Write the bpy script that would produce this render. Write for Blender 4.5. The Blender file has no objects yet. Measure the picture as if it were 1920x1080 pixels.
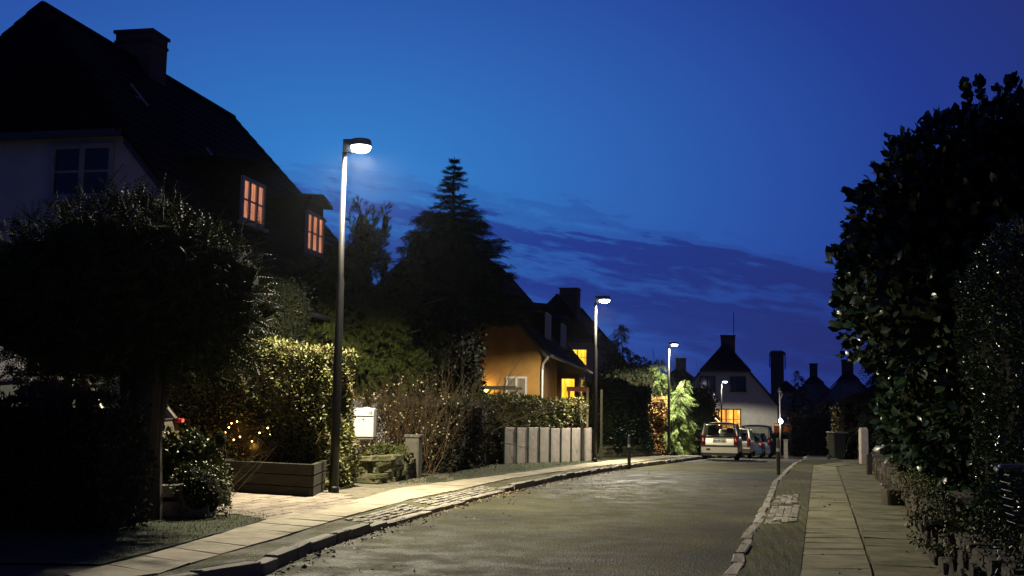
import bpy, bmesh, math, random
import numpy as np
from mathutils import Vector, Matrix, noise as mnoise
random.seed(7); RNG = np.random.default_rng(7)
R = math.radians
sc = bpy.context.scene
COL = sc.collection

# ------------------------------------------------------------------ camera
CAM_H = 1.43; FPX = 2100.0; PITCH = R(6.3); ROLL = R(.87)
r0 = Vector((1, 0, 0)); u0 = Vector((0, -math.sin(PITCH), math.cos(PITCH))); CF = Vector((0, math.cos(PITCH), math.sin(PITCH)))
CR = r0*math.cos(ROLL)+u0*math.sin(ROLL); CU = u0*math.cos(ROLL)-r0*math.sin(ROLL)
CO = Vector((0, 0, CAM_H))
cd = bpy.data.cameras.new('camera'); cam = bpy.data.objects.new('camera', cd); COL.objects.link(cam)
m3 = Matrix((CR, CU, -CF)).transposed()
cam.matrix_world = Matrix.Translation(CO) @ m3.to_4x4()
cd.sensor_width = 36; cd.lens = FPX/1920*36; cd.clip_start = .1; cd.clip_end = 3000
sc.camera = cam
sc.view_settings.view_transform = 'Standard'; sc.view_settings.look = 'None'
sc.view_settings.exposure = 0; sc.view_settings.gamma = 1
try:
    sc.cycles.use_denoising = True; sc.cycles.use_adaptive_sampling = False; sc.cycles.diffuse_bounces = 2; sc.cycles.glossy_bounces = 2; sc.cycles.max_bounces = 4; sc.cycles.transparent_max_bounces = 8
    sc.cycles.sample_clamp_indirect = .5; sc.cycles.caustics_reflective = False; sc.cycles.caustics_refractive = False
except Exception: pass

# ------------------------------------------------------------------ sky
W = bpy.data.worlds.new("World"); sc.world = W; W.use_nodes = True
nt = W.node_tree; nt.nodes.clear()
def N(t, tree=None, **k):
    n = (tree or nt).nodes.new(t)
    for a, b in k.items(): setattr(n, a, b)
    return n
def MATH(tree, op, a, b=None, c=None):
    n = N('ShaderNodeMath', tree, operation=op)
    for i, v in enumerate((a, b, c)):
        if v is None: continue
        if isinstance(v, (int, float)): n.inputs[i].default_value = v
        else: tree.links.new(v, n.inputs[i])
    return n.outputs[0]
def RAMP(tree, fac, stops, interp='LINEAR'):
    n = N('ShaderNodeValToRGB', tree); n.color_ramp.interpolation = interp
    e = n.color_ramp.elements
    while len(e) < len(stops): e.new(.5)
    for q, (p, c) in zip(e, stops):
        q.position = p; q.color = (*c, 1) if len(c) == 3 else c
    tree.links.new(fac, n.inputs[0]); return n.outputs[0]
def pxdir(px, py): return (CR*((px-960)/FPX)+CU*((540-py)/FPX)+CF).normalized()
tc = N('ShaderNodeTexCoord'); D0 = tc.outputs['Generated']
glow = pxdir(640, 345)
gs = N('ShaderNodeSeparateXYZ'); nt.links.new(D0, gs.inputs[0])
ex = MATH(nt, 'MULTIPLY', MATH(nt, 'SUBTRACT', gs.outputs[0], glow.x), .62); ez = MATH(nt, 'MULTIPLY', MATH(nt, 'SUBTRACT', gs.outputs[2], glow.z), 1.2); ey = MATH(nt, 'MULTIPLY', MATH(nt, 'SUBTRACT', 1.0, gs.outputs[1]), .35)
ang = MATH(nt, 'SQRT', MATH(nt, 'ADD', MATH(nt, 'MULTIPLY', ex, ex), MATH(nt, 'ADD', MATH(nt, 'MULTIPLY', ez, ez), MATH(nt, 'MULTIPLY', ey, ey))))
base = RAMP(nt, ang, [(0, (.032, .225, .63)), (.08, (.030, .170, .52)), (.16, (.027, .118, .44)), (.23, (.022, .080, .37)), (.31, (.016, .043, .27)), (.43, (.019, .026, .15)), (.7, (.012, .018, .085)), (1, (.009, .014, .06))])
sx = N('ShaderNodeSeparateXYZ'); nt.links.new(D0, sx.inputs[0])
yy = MATH(nt, 'MAXIMUM', sx.outputs[1], .15)
hx = MATH(nt, 'DIVIDE', sx.outputs[0], yy); hz = MATH(nt, 'DIVIDE', sx.outputs[2], yy)
v = MATH(nt, 'MULTIPLY_ADD', hx, .16, hz)
cb = N('ShaderNodeCombineXYZ'); nt.links.new(MATH(nt, 'MULTIPLY', hx, 6.0), cb.inputs[0]); nt.links.new(MATH(nt, 'MULTIPLY', v, 38.0), cb.inputs[1]); nt.links.new(MATH(nt, 'MULTIPLY', hz, 5.0), cb.inputs[2])
n1 = N('ShaderNodeTexNoise'); nt.links.new(cb.outputs[0], n1.inputs['Vector']); n1.inputs['Scale'].default_value = 1.0; n1.inputs['Detail'].default_value = 9; n1.inputs['Roughness'].default_value = .62; n1.inputs['Distortion'].default_value = .3
cb2 = N('ShaderNodeCombineXYZ'); nt.links.new(MATH(nt, 'MULTIPLY', hx, 26.0), cb2.inputs[0]); nt.links.new(MATH(nt, 'MULTIPLY', v, 110.0), cb2.inputs[1])
n2 = N('ShaderNodeTexNoise'); nt.links.new(cb2.outputs[0], n2.inputs['Vector']); n2.inputs['Scale'].default_value = 1.0; n2.inputs['Detail'].default_value = 6; n2.inputs['Roughness'].default_value = .6
nn = MATH(nt, 'ADD', MATH(nt, 'MULTIPLY', MATH(nt, 'SUBTRACT', n1.outputs[0], .5), .085), MATH(nt, 'MULTIPLY', MATH(nt, 'SUBTRACT', n2.outputs[0], .5), .048))
vv = MATH(nt, 'ADD', v, nn)
g = lambda a: (a, a, a)
mask = RAMP(nt, MATH(nt, 'MULTIPLY', vv, 4.0), [(0, g(.3)), (.24, g(.45)), (.33, g(.15)), (.40, g(.85)), (.50, g(1)), (.55, g(.35)), (.60, g(1)), (.68, g(.95)), (.705, g(.35)), (.74, g(.28)), (.755, g(.05)), (.80, g(0))])
ccol = RAMP(nt, ang, [(0, (.020, .08, .35)), (.14, (.015, .038, .25)), (.32, (.014, .024, .15)), (1, (.012, .018, .08))])
mx = N('ShaderNodeMix', data_type='RGBA'); nt.links.new(mask, mx.inputs[0]); nt.links.new(base, mx.inputs[6]); nt.links.new(ccol, mx.inputs[7])
sky = N('ShaderNodeTexSky', sky_type='NISHITA'); sky.sun_disc = False; sky.sun_elevation = R(-6); sky.sun_rotation = R(-12)
ad = N('ShaderNodeMix', data_type='RGBA', blend_type='ADD'); ad.inputs[0].default_value = .08
nt.links.new(mx.outputs[2], ad.inputs[6]); nt.links.new(sky.outputs[0], ad.inputs[7])
bg = N('ShaderNodeBackground'); nt.links.new(ad.outputs[2], bg.inputs[0]); bg.inputs[1].default_value = 1.0
wo = N('ShaderNodeOutputWorld'); nt.links.new(bg.outputs[0], wo.inputs[0])

# ------------------------------------------------------------------ terrain height and ground positions
def G(y):
    if y < 17: return 0.
    if y < 62: return -.00046*(y-17)**2
    return -.9315-.497*(1-math.exp(-(y-62)/12))
def gp(px, py, h=0.):                       # the ground point seen at a pixel (ground raised by h)
    d = CR*((px-960)/FPX)+CU*((540-py)/FPX)+CF; lo, hi = 2., 300.
    for _ in range(50):
        m = (lo+hi)/2
        if CAM_H+d.z*(m/d.y) > G(m)+h: lo = m
        else: hi = m
    return (d.x/d.y*m, m)
def lat(px, D): return ((px-960)/FPX)*D       # sideways metres for a sight line, D metres ahead

# ------------------------------------------------------------------ materials
def newmat(name):
    m = bpy.data.materials.new(name); m.use_nodes = True; t = m.node_tree
    return m, t, t.nodes['Principled BSDF']
def mat(name, c, rough=.7, c2=None, scale=4., bump=0., bscale=None, metal=0., spec=.5, detail=6, island=False, lo=.35, hi=.65, stretch=None, c3=None, c3scale=1.2, c3t=(.5, .62)):
    m, t, b = newmat(name)
    b.inputs['Roughness'].default_value = rough; b.inputs['Metallic'].default_value = metal
    b.inputs['Specular IOR Level'].default_value = spec
    co = N('ShaderNodeTexCoord', t).outputs['Object']
    if stretch:
        mp = N('ShaderNodeMapping', t); t.links.new(co, mp.inputs[0]); mp.inputs['Scale'].default_value = stretch; co = mp.outputs[0]
    out = None
    if c2 is not None:
        if island:
            fac = N('ShaderNodeNewGeometry', t).outputs['Random Per Island']
            out = RAMP(t, fac, [(0, c), (.5, tuple((a+b_)/2 for a, b_ in zip(c, c2))), (1, c2)])
        else:
            n = N('ShaderNodeTexNoise', t); n.inputs['Scale'].default_value = scale; n.inputs['Detail'].default_value = detail; n.inputs['Roughness'].default_value = .65
            t.links.new(co, n.inputs['Vector']); out = RAMP(t, n.outputs[0], [(lo, c), (hi, c2)])
        if c3 is not None:
            n3 = N('ShaderNodeTexNoise', t); n3.inputs['Scale'].default_value = c3scale; n3.inputs['Detail'].default_value = 7; n3.inputs['Roughness'].default_value = .7
            t.links.new(co, n3.inputs['Vector']); f3 = RAMP(t, n3.outputs[0], [(c3t[0], g(0)), (c3t[1], g(1))])
            k = N('ShaderNodeMix', t, data_type='RGBA'); t.links.new(f3, k.inputs[0]); t.links.new(out, k.inputs[6]); k.inputs[7].default_value = (*c3, 1); out = k.outputs[2]
        t.links.new(out, b.inputs['Base Color'])
    else: b.inputs['Base Color'].default_value = (*c, 1)
    if bump:
        n = N('ShaderNodeTexNoise', t); n.inputs['Scale'].default_value = bscale or scale*4; n.inputs['Detail'].default_value = 5
        t.links.new(co, n.inputs['Vector']); bp = N('ShaderNodeBump', t); bp.inputs['Strength'].default_value = bump; bp.inputs['Distance'].default_value = .02
        t.links.new(n.outputs[0], bp.inputs['Height']); t.links.new(bp.outputs[0], b.inputs['Normal'])
    return m
def brick(name, c1, c2, mortar, sc_=1., rough=.85, w=.24, h=.075):
    m, t, b = newmat(name); b.inputs['Roughness'].default_value = rough
    co = N('ShaderNodeTexCoord', t); mp = N('ShaderNodeMapping', t); t.links.new(co.outputs['Object'], mp.inputs[0])
    mp.inputs['Rotation'].default_value = (R(90), 0, 0)
    bt = N('ShaderNodeTexBrick', t); bt.inputs['Scale'].default_value = sc_; bt.inputs['Brick Width'].default_value = w; bt.inputs['Row Height'].default_value = h; bt.inputs['Mortar Size'].default_value = .008
    bt.inputs['Color1'].default_value = (*c1, 1); bt.inputs['Color2'].default_value = (*c2, 1); bt.inputs['Mortar'].default_value = (*mortar, 1)
    t.links.new(mp.outputs[0], bt.inputs['Vector']); t.links.new(bt.outputs[0], b.inputs['Base Color'])
    bp = N('ShaderNodeBump', t); bp.inputs['Distance'].default_value = .01; bp.invert = True
    t.links.new(bt.outputs['Fac'], bp.inputs['Height']); t.links.new(bp.outputs[0], b.inputs['Normal'])
    return m
def emit(name, c, s, c2=None, scale=3., stretch=None):
    m, t, b = newmat(name); b.inputs['Base Color'].default_value = (.05, .05, .05, 1)
    b.inputs['Emission Strength'].default_value = s
    if c2 is None: b.inputs['Emission Color'].default_value = (*c, 1)
    else:
        co = N('ShaderNodeTexCoord', t); mp = N('ShaderNodeMapping', t); t.links.new(co.outputs['Object'], mp.inputs[0]); mp.inputs['Scale'].default_value = stretch or (1, 1, 1)
        n = N('ShaderNodeTexNoise', t); n.inputs['Scale'].default_value = scale; n.inputs['Detail'].default_value = 3; t.links.new(mp.outputs[0], n.inputs['Vector'])
        t.links.new(RAMP(t, n.outputs[0], [(.38, c), (.62, c2)]), b.inputs['Emission Color'])
    return m
M = {}
def asphalt(name, dark, light, moss, mt, rough=.62):
    m, t, b = newmat(name); b.inputs['Roughness'].default_value = rough; b.inputs['Specular IOR Level'].default_value = .22
    co = N('ShaderNodeTexCoord', t).outputs['Object']
    def ns(s, d=4, r=.6, st=None):
        n = N('ShaderNodeTexNoise', t); n.inputs['Scale'].default_value = s; n.inputs['Detail'].default_value = d; n.inputs['Roughness'].default_value = r
        if st:
            mp = N('ShaderNodeMapping', t); t.links.new(co, mp.inputs[0]); mp.inputs['Scale'].default_value = st; mp.inputs['Rotation'].default_value = (0, 0, R(16)); t.links.new(mp.outputs[0], n.inputs['Vector'])
        else: t.links.new(co, n.inputs['Vector'])
        return n.outputs[0]
    c = RAMP(t, ns(26, 6, .9), [(.34, tuple(x*.45 for x in dark)), (.48, dark), (.60, light), (.68, tuple(x*2.2 for x in light))])
    wear = RAMP(t, ns(.55, 9, .68), [(.36, g(.6)), (.50, g(.95)), (.62, g(1.55))])
    k = N('ShaderNodeMix', t, data_type='RGBA', blend_type='MULTIPLY'); k.inputs[0].default_value = 1; t.links.new(c, k.inputs[6]); t.links.new(wear, k.inputs[7])
    k2 = N('ShaderNodeMix', t, data_type='RGBA'); t.links.new(RAMP(t, ns(.9, 8, .72), [(mt, g(0)), (mt+.12, g(.85))]), k2.inputs[0]); t.links.new(k.outputs[2], k2.inputs[6]); k2.inputs[7].default_value = (*moss, 1)
    t.links.new(k2.outputs[2], b.inputs['Base Color'])
    t.links.new(RAMP(t, ns(2.2, 4), [(.4, g(rough-.16)), (.6, g(rough+.12))]), b.inputs['Roughness'])
    vo = N('ShaderNodeTexVoronoi', t); vo.inputs['Scale'].default_value = 52; t.links.new(co, vo.inputs['Vector'])
    bp = N('ShaderNodeBump', t); bp.inputs['Strength'].default_value = .8; bp.inputs['Distance'].default_value = .015
    t.links.new(vo.outputs['Distance'], bp.inputs['Height']); t.links.new(bp.outputs[0], b.inputs['Normal'])
    return m
M['road'] = asphalt('road_asphalt', (.044, .042, .021), (.125, .115, .066), (.050, .056, .014), .52, .74)
M['verge'] = asphalt('verge_asphalt', (.068, .062, .034), (.18, .165, .098), (.075, .084, .03), .46, .85)
M['path'] = asphalt('path_asphalt', (.14, .128, .072), (.26, .235, .14), (.11, .12, .048), .50, .9)
M['mossroad'] = asphalt('mossy_asphalt', (.035, .036, .014), (.09, .085, .04), (.05, .058, .018), .42)
M['slab_mossy'] = mat('mossy_slab', (.19, .175, .105), .9, (.30, .275, .17), 3, .5, 60, c3=(.12, .125, .055), c3scale=2.2, c3t=(.47, .64))
M['slab'] = mat('paving_slab', (.27, .235, .165), .85, (.42, .365, .26), 3, .4, 60, island=False, c3=(.17, .165, .09), c3scale=1.6, c3t=(.52, .68))
M['paver'] = mat('paving_brick', (.16, .13, .095), .85, (.28, .23, .17), island=True, bump=.5, bscale=50)
M['granite'] = mat('granite', (.20, .18, .14), .8, (.36, .33, .27), island=True, bump=.8, bscale=30)
M['soil'] = mat('soil', (.020, .022, .010), .95, (.06, .055, .03), 3, .8, 20)
M['grass'] = mat('moss_grass', (.020, .030, .007), .95, (.055, .065, .018), 8, .8, 50)
M['gravel'] = mat('gravel_dirt', (.10, .085, .06), .9, (.20, .17, .12), 12, .8, 60, c3=(.06, .07, .025), c3scale=2)
M['render_white'] = mat('white_render', (.55, .55, .55), .85, (.66, .65, .63), 2, .3, 40)
M['render_dim'] = mat('old_white_render', (.48, .47, .46), .9, (.58, .57, .55), 2.5, .5, 45)
M['render_dark'] = mat('grey_render', (.22, .20, .19), .85, (.30, .28, .26), 2, .3, 40)
M['render_yellow'] = mat('yellow_render', (.20, .10, .022), .9, (.27, .145, .034), 1.5, .3, 40)
M['render_pink'] = mat('pale_render', (.50, .36, .28), .85, (.60, .45, .34), 1.5, .3, 40)
M['roof'] = mat('roof_tile', (.022, .012, .009), .95, (.045, .022, .015), 5, .3, 30, spec=.1)
M['roof_dark'] = mat('dark_roof_tile', (.012, .009, .008), .95, (.03, .018, .014), 5, .3, 30, spec=.08)
M['brick'] = brick('chimney_brick', (.10, .045, .03), (.16, .07, .045), (.12, .11, .10))
M['wood_white'] = mat('white_painted_wood', (.68, .68, .66), .5, (.78, .77, .74), 6)
M['wood_grey'] = mat('grey_painted_wood', (.28, .27, .27), .6, (.36, .35, .34), 6)
M['dark_glass'] = mat('dark_glass', (.012, .014, .02), .06, spec=.8)
M['metal_dark'] = mat('dark_metal', (.05, .052, .055), .42, (.075, .075, .08), 8, metal=.3)
M['metal_pole'] = mat('painted_pole', (.006, .0055, .006), .5, (.012, .011, .011), 10, spec=.3)
M['metal_grey'] = mat('grey_metal', (.22, .20, .18), .5, (.27, .25, .22), 10)
M['galv'] = mat('galvanised_steel', (.40, .39, .37), .45, (.5, .49, .46), 10, metal=.5)
M['black'] = mat('black_plastic', (.012, .012, .013), .5)
M['rubber'] = mat('rubber', (.015, .015, .015), .85, (.03, .03, .03), 10)
M['mail_white'] = mat('white_enamel', (.78, .76, .70), .35, (.82, .80, .74), 5)
M['timber'] = mat('weathered_timber', (.014, .011, .007), .95, (.040, .032, .018), 5, .8, 24, stretch=(1, 1, 9), c3=(.028, .034, .011), c3scale=2)
M['timber_light'] = mat('light_timber', (.28, .23, .14), .8, (.36, .30, .2), 3, .4, 20, stretch=(8, 8, 1))
M['mossy_stone'] = mat('mossy_stone', (.085, .085, .035), .95, (.17, .155, .085), 5, .9, 22, c3=(.075, .10, .025), c3scale=4)
M['wall_stone'] = mat('wall_stone', (.035, .03, .02), .95, (.10, .085, .055), island=True, bump=.9, bscale=22)
M['concrete'] = mat('pale_concrete', (.40, .35, .33), .9, (.54, .48, .45), 6, .4, 50, c3=(.25, .24, .18), c3scale=2.2, c3t=(.55, .7))
M['post_green'] = mat('dark_green_metal', (.015, .03, .02), .5, (.03, .05, .03), 8)
M['bark'] = mat('bark', (.05, .038, .024), .9, (.10, .08, .05), 8, .8, 30, stretch=(3, 3, .6))
M['bark_pale'] = mat('pale_bark', (.085, .065, .03), .9, (.14, .11, .05), 8, .5, 30)
M['twig'] = mat('twig', (.07, .045, .02), .85, (.15, .09, .04), island=True)
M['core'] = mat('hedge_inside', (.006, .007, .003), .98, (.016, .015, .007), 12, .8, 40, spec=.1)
M['privet'] = mat('privet_leaf', (.040, .052, .010), .55, (.185, .185, .035), island=True, c3=(.10, .065, .02), c3scale=2.5, c3t=(.5, .62))
M['privet_brown'] = mat('russet_leaf', (.05, .045, .012), .7, (.16, .12, .04), island=True)
M['russet'] = mat('beech_leaf', (.16, .06, .018), .55, (.36, .24, .07), island=True)
M['beech_dark'] = mat('dark_hedge_leaf', (.018, .022, .010), .7, (.06, .045, .02), island=True)
M['laurel'] = mat('laurel_leaf', (.006, .016, .007), .30, (.017, .036, .013), island=True, spec=.5)
M['ivy'] = mat('ivy_leaf', (.016, .036, .010), .22, (.07, .11, .03), island=True, spec=.8)
M['yew'] = mat('yew_needle', (.018, .028, .006), .6, (.085, .10, .022), island=True, spec=.12)
M['pine'] = mat('pine_needle', (.03, .045, .010), .6, (.11, .13, .028), island=True, spec=.2)
M['spruce'] = mat('spruce_needle', (.008, .014, .009), .7, (.02, .032, .016), island=True, spec=.15)
M['cypress'] = mat('cypress_spray', (.045, .080, .022), .6, (.17, .23, .075), island=True, spec=.2)
M['shrub'] = mat('shrub_leaf', (.03, .06, .012), .45, (.15, .15, .035), island=True, spec=.3)
M['berry'] = mat('pale_berry', (.55, .45, .28), .4, (.75, .66, .45), island=True)
M['litter'] = mat('dead_leaf', (.09, .05, .02), .7, (.38, .28, .15), island=True)

# ------------------------------------------------------------------ mesh helpers
class MB:
    def __init__(s): s.v = []; s.f = []
    def add(s, vs, fs):
        k = len(s.v); s.v += [tuple(q) for q in vs]; s.f += [tuple(i+k for i in f) for f in fs]
    def box(s, c, d, rz=0, tilt=None, top=1.):
        x, y, z = (a/2 for a in d); P = []
        for sz in (-1, 1):
            k = top if sz > 0 else 1
            for sx_, sy in ((-1, -1), (1, -1), (1, 1), (-1, 1)): P.append(Vector((sx_*x*k, sy*y*k, sz*z)))
        m = Matrix.Rotation(rz, 3, 'Z')
        if tilt: m = m @ Matrix.Rotation(tilt[0], 3, 'X') @ Matrix.Rotation(tilt[1], 3, 'Y')
        s.add([Vector(c)+m@p for p in P], [(3, 2, 1, 0), (4, 5, 6, 7), (0, 1, 5, 4), (1, 2, 6, 5), (2, 3, 7, 6), (3, 0, 4, 7)]); return s
    def stone(s, c, d, rz=0, j=.12, ch=.22):      # a box with chamfered, knocked corners
        x, y, z = (a/2 for a in d); m = Matrix.Rotation(rz, 3, 'Z'); vs = []
        c_ = ch*min(x, y)
        for zz, inset in ((-z, 0), (z-min(z*.7, .35*c_), 0), (z, c_)):
            for px, py in ((-x+inset, -y+c_), (-x+c_, -y+inset), (x-c_, -y+inset), (x-inset, -y+c_), (x-inset, y-c_), (x-c_, y-inset), (-x+c_, y-inset), (-x+inset, y-c_)):
                vs.append(Vector(c)+m@Vector((px*(1+random.uniform(-j, j)*.5), py*(1+random.uniform(-j, j)*.5), zz*(1+random.uniform(-j, j)*.5))))
        fs = [(8+i, 8+(i+1) % 8, 16+(i+1) % 8, 16+i) for i in range(8)]+[(i, (i+1) % 8, 8+(i+1) % 8, 8+i) for i in range(8)]+[tuple(range(16, 24)), tuple(range(7, -1, -1))]
        s.add(vs, fs); return s
    def tube(s, pts, rad, n=8, cap=True):
        pts = [Vector(p) for p in pts]; rs = rad if hasattr(rad, '__len__') else [rad]*len(pts); k = len(s.v)
        ref = None
        for i, p in enumerate(pts):
            t = (pts[min(i+1, len(pts)-1)]-pts[max(i-1, 0)]).normalized()
            if ref is None: ref = t.orthogonal().normalized()
            a = (ref-t*ref.dot(t)).normalized(); ref = a; b = t.cross(a)
            for q in range(n):
                th = 2*math.pi*q/n; s.v.append(tuple(p+(a*math.cos(th)+b*math.sin(th))*rs[i]))
        for i in range(len(pts)-1):
            for q in range(n): s.f.append((k+i*n+q, k+i*n+(q+1) % n, k+(i+1)*n+(q+1) % n, k+(i+1)*n+q))
        if cap: s.f.append(tuple(k+q for q in range(n-1, -1, -1))); s.f.append(tuple(k+(len(pts)-1)*n+q for q in range(n)))
        return s
    def lathe(s, c, prof, n=24):
        k = len(s.v)
        for (r_, z) in prof:
            for q in range(n): th = 2*math.pi*q/n; s.v.append((c[0]+r_*math.cos(th), c[1]+r_*math.sin(th), c[2]+z))
        for i in range(len(prof)-1):
            for q in range(n): s.f.append((k+i*n+q, k+i*n+(q+1) % n, k+(i+1)*n+(q+1) % n, k+(i+1)*n+q))
        s.f.append(tuple(k+q for q in range(n-1, -1, -1))); s.f.append(tuple(k+(len(prof)-1)*n+q for q in range(n)))
        return s
    def build(s, name, m, parent=None, smooth=False, bevel=0.):
        me = bpy.data.meshes.new(name); me.from_pydata(s.v, [], s.f); me.update()
        if smooth: me.polygons.foreach_set('use_smooth', [True]*len(me.polygons))
        o = bpy.data.objects.new(name, me); COL.objects.link(o); me.materials.append(M[m] if isinstance(m, str) else m)
        if parent is not None: o.parent = parent
        if bevel:
            b = o.modifiers.new('bevel', 'BEVEL'); b.width = bevel; b.segments = 2; b.limit_method = 'ANGLE'
        return o
def box(c, d, **k): return MB().box(c, d, **k)
def tag(o, label=None, cat=None, group=None, kind=None):
    if label: o['label'] = label
    if cat: o['category'] = cat
    if group: o['group'] = group
    if kind: o['kind'] = kind
    return o
def thing(name, label, cat, loc=(0, 0, 0), rz=0, group=None):
    o = bpy.data.objects.new(name, None); COL.objects.link(o); o.location = loc; o.rotation_euler = (0, 0, rz); o.empty_display_size = .2
    return tag(o, label, cat, group)
def copy_tree(o, parent=None):
    c = o.copy(); COL.objects.link(c)
    if parent is not None: c.parent = parent
    for ch in [x for x in bpy.data.objects if x.parent == o]: copy_tree(ch, c)
    return c
# leaf-sized faces spread by a template: coordinates (side, along, normal)
TPL = {
 'leaf': ([(0, 0, 0), (.5, .45, .06), (0, 1, 0), (-.5, .45, .06)], [(0, 1, 2, 3)]),
 'leaf6': ([(0, 0, 0), (.45, .3, .10), (.35, .72, .08), (0, 1, -.05), (-.35, .72, .08), (-.45, .3, .10)], [(0, 1, 2, 3), (0, 3, 4, 5)]),
 'laurel': ([(0, 0, 0), (.42, .25, .07), (0, .28, 0), (-.42, .25, .07), (.46, .62, .05), (0, .65, -.03), (-.46, .62, .05), (0, 1, -.12)],
            [(0, 1, 2), (0, 2, 3), (1, 4, 5, 2), (2, 5, 6, 3), (4, 7, 5), (5, 7, 6)]),
}
def _spray(n, l, w, droop=.0):
    v = []; f = []
    for i in range(n):
        a = i/(n-1); L = l*(1-.55*a); z = -droop*a*a
        for sg in (-1, 1):
            k = len(v); v += [(0, a*.9, z), (sg*L*.6+.0, a*.9+L*.25+w, z+.03), (sg*L, a*.9+L*.75, z+.02), (sg*L*.5, a*.9+L*.55+w*1.3, z)]; f.append((k, k+1, k+2, k+3))
    k = len(v); v += [(-.012, 0, 0), (.012, 0, 0), (.008, .95, -droop), (-.008, .95, -droop)]; f.append((k, k+1, k+2, k+3))
    return v, f
TPL['yew'] = _spray(8, .20, .035, .1)
TPL['spruce'] = _spray(7, .34, .05, .12)
TPL['cypress'] = _spray(6, .38, .09, .35)
def _tuft(n):
    v = []; f = []
    for i in range(n):
        th = i*2.399; e = .25+.75*((i*.618) % 1); a = (math.cos(th)*e*.6, .35+.65*(1-e*.6), math.sin(th)*e*.6); p = (-math.sin(th)*.03, 0, math.cos(th)*.03); b = i/n*.35
        k = len(v); v += [(p[0], b, p[2]), (-p[0], b, -p[2]), (a[0], a[1]+b*.5, a[2])]; f.append((k, k+1, k+2))
    return v, f
TPL['tuft'] = _tuft(16)
def leaves(name, pts, nrm, l, w, m, parent=None, tpl='leaf', spread=.9, up=0., smin=.7, smax=1.25):
    n = len(pts); pts = np.asarray(pts, float); nrm = np.asarray(nrm, float)
    a = nrm+RNG.normal(0, spread, (n, 3))*.7; a[:, 2] += up; a /= np.linalg.norm(a, axis=1)[:, None]+1e-9
    q = nrm*.8+RNG.normal(0, .6, (n, 3)); q[:, 2] += .35
    s = np.cross(a, q); s /= np.linalg.norm(s, axis=1)[:, None]+1e-9; nn_ = np.cross(s, a)
    sc_ = RNG.uniform(smin, smax, n)[:, None, None]
    tv, tf = TPL[tpl]; tv = np.array(tv)
    V = pts[:, None, :]+sc_*(s[:, None, :]*(tv[None, :, 0:1]*w)+a[:, None, :]*(tv[None, :, 1:2]*l)+nn_[:, None, :]*(tv[None, :, 2:3]*l))
    nv = len(tv); V = V.reshape(-1, 3)
    loops = np.array([i for f in tf for i in f]); ls = [len(f) for f in tf]
    L = (loops[None, :]+(np.arange(n)*nv)[:, None]).ravel()
    tot = np.tile(ls, n); st = np.concatenate([[0], np.cumsum(tot)[:-1]])
    me = bpy.data.meshes.new(name); me.vertices.add(len(V)); me.vertices.foreach_set('co', V.ravel())
    me.loops.add(len(L)); me.loops.foreach_set('vertex_index', L.astype(np.int32))
    me.polygons.add(len(tot)); me.polygons.foreach_set('loop_start', st.astype(np.int32)); me.polygons.foreach_set('loop_total', tot.astype(np.int32))
    me.update(calc_edges=True); me.validate()
    o = bpy.data.objects.new(name, me); COL.objects.link(o); me.materials.append(M[m])
    if parent is not None: o.parent = parent
    return o
def wob(p, s=1.3, a=.1):
    return a*(np.sin(p[:, 0]*s*2.1+p[:, 2]*s*1.3+1)+np.sin(p[:, 1]*s*1.7-p[:, 2]*s*2.3+2)+.6*np.sin(p[:, 0]*s*5.1+p[:, 1]*s*4.3+p[:, 2]*s*4.7))/2
def ellip(c, r_, n, inner=.55):
    d = RNG.normal(0, 1, (n, 3)); d /= np.linalg.norm(d, axis=1)[:, None]
    k = inner+(1-inner)*RNG.uniform(0, 1, n)**.5
    p = np.array(c)+d*np.array(r_)*k[:, None]; nr = d/np.array(r_); nr /= np.linalg.norm(nr, axis=1)[:, None]
    return p+nr*wob(p, 1.6, .12)[:, None], nr
def crown(name, blobs, dens, l, w, m, parent, tpl='leaf', inner=.55, **k):
    P_, N_ = [], []
    for c, r_ in blobs:
        n = int(dens*(r_[0]*r_[1]+r_[1]*r_[2]+r_[0]*r_[2])); p, q = ellip(c, r_, n, inner); P_.append(p); N_.append(q)
    return leaves(name, np.concatenate(P_), np.concatenate(N_), l, w, m, parent, tpl, **k)
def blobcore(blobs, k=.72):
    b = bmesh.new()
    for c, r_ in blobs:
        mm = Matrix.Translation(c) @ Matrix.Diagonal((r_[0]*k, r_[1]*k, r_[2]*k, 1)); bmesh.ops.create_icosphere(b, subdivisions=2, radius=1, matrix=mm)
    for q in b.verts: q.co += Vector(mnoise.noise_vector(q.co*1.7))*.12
    me = bpy.data.meshes.new('inner_core_mesh'); b.to_mesh(me); b.free(); return me
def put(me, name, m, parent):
    o = bpy.data.objects.new(name, me); COL.objects.link(o); me.materials.append(M[m]); o.parent = parent; return o
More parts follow.
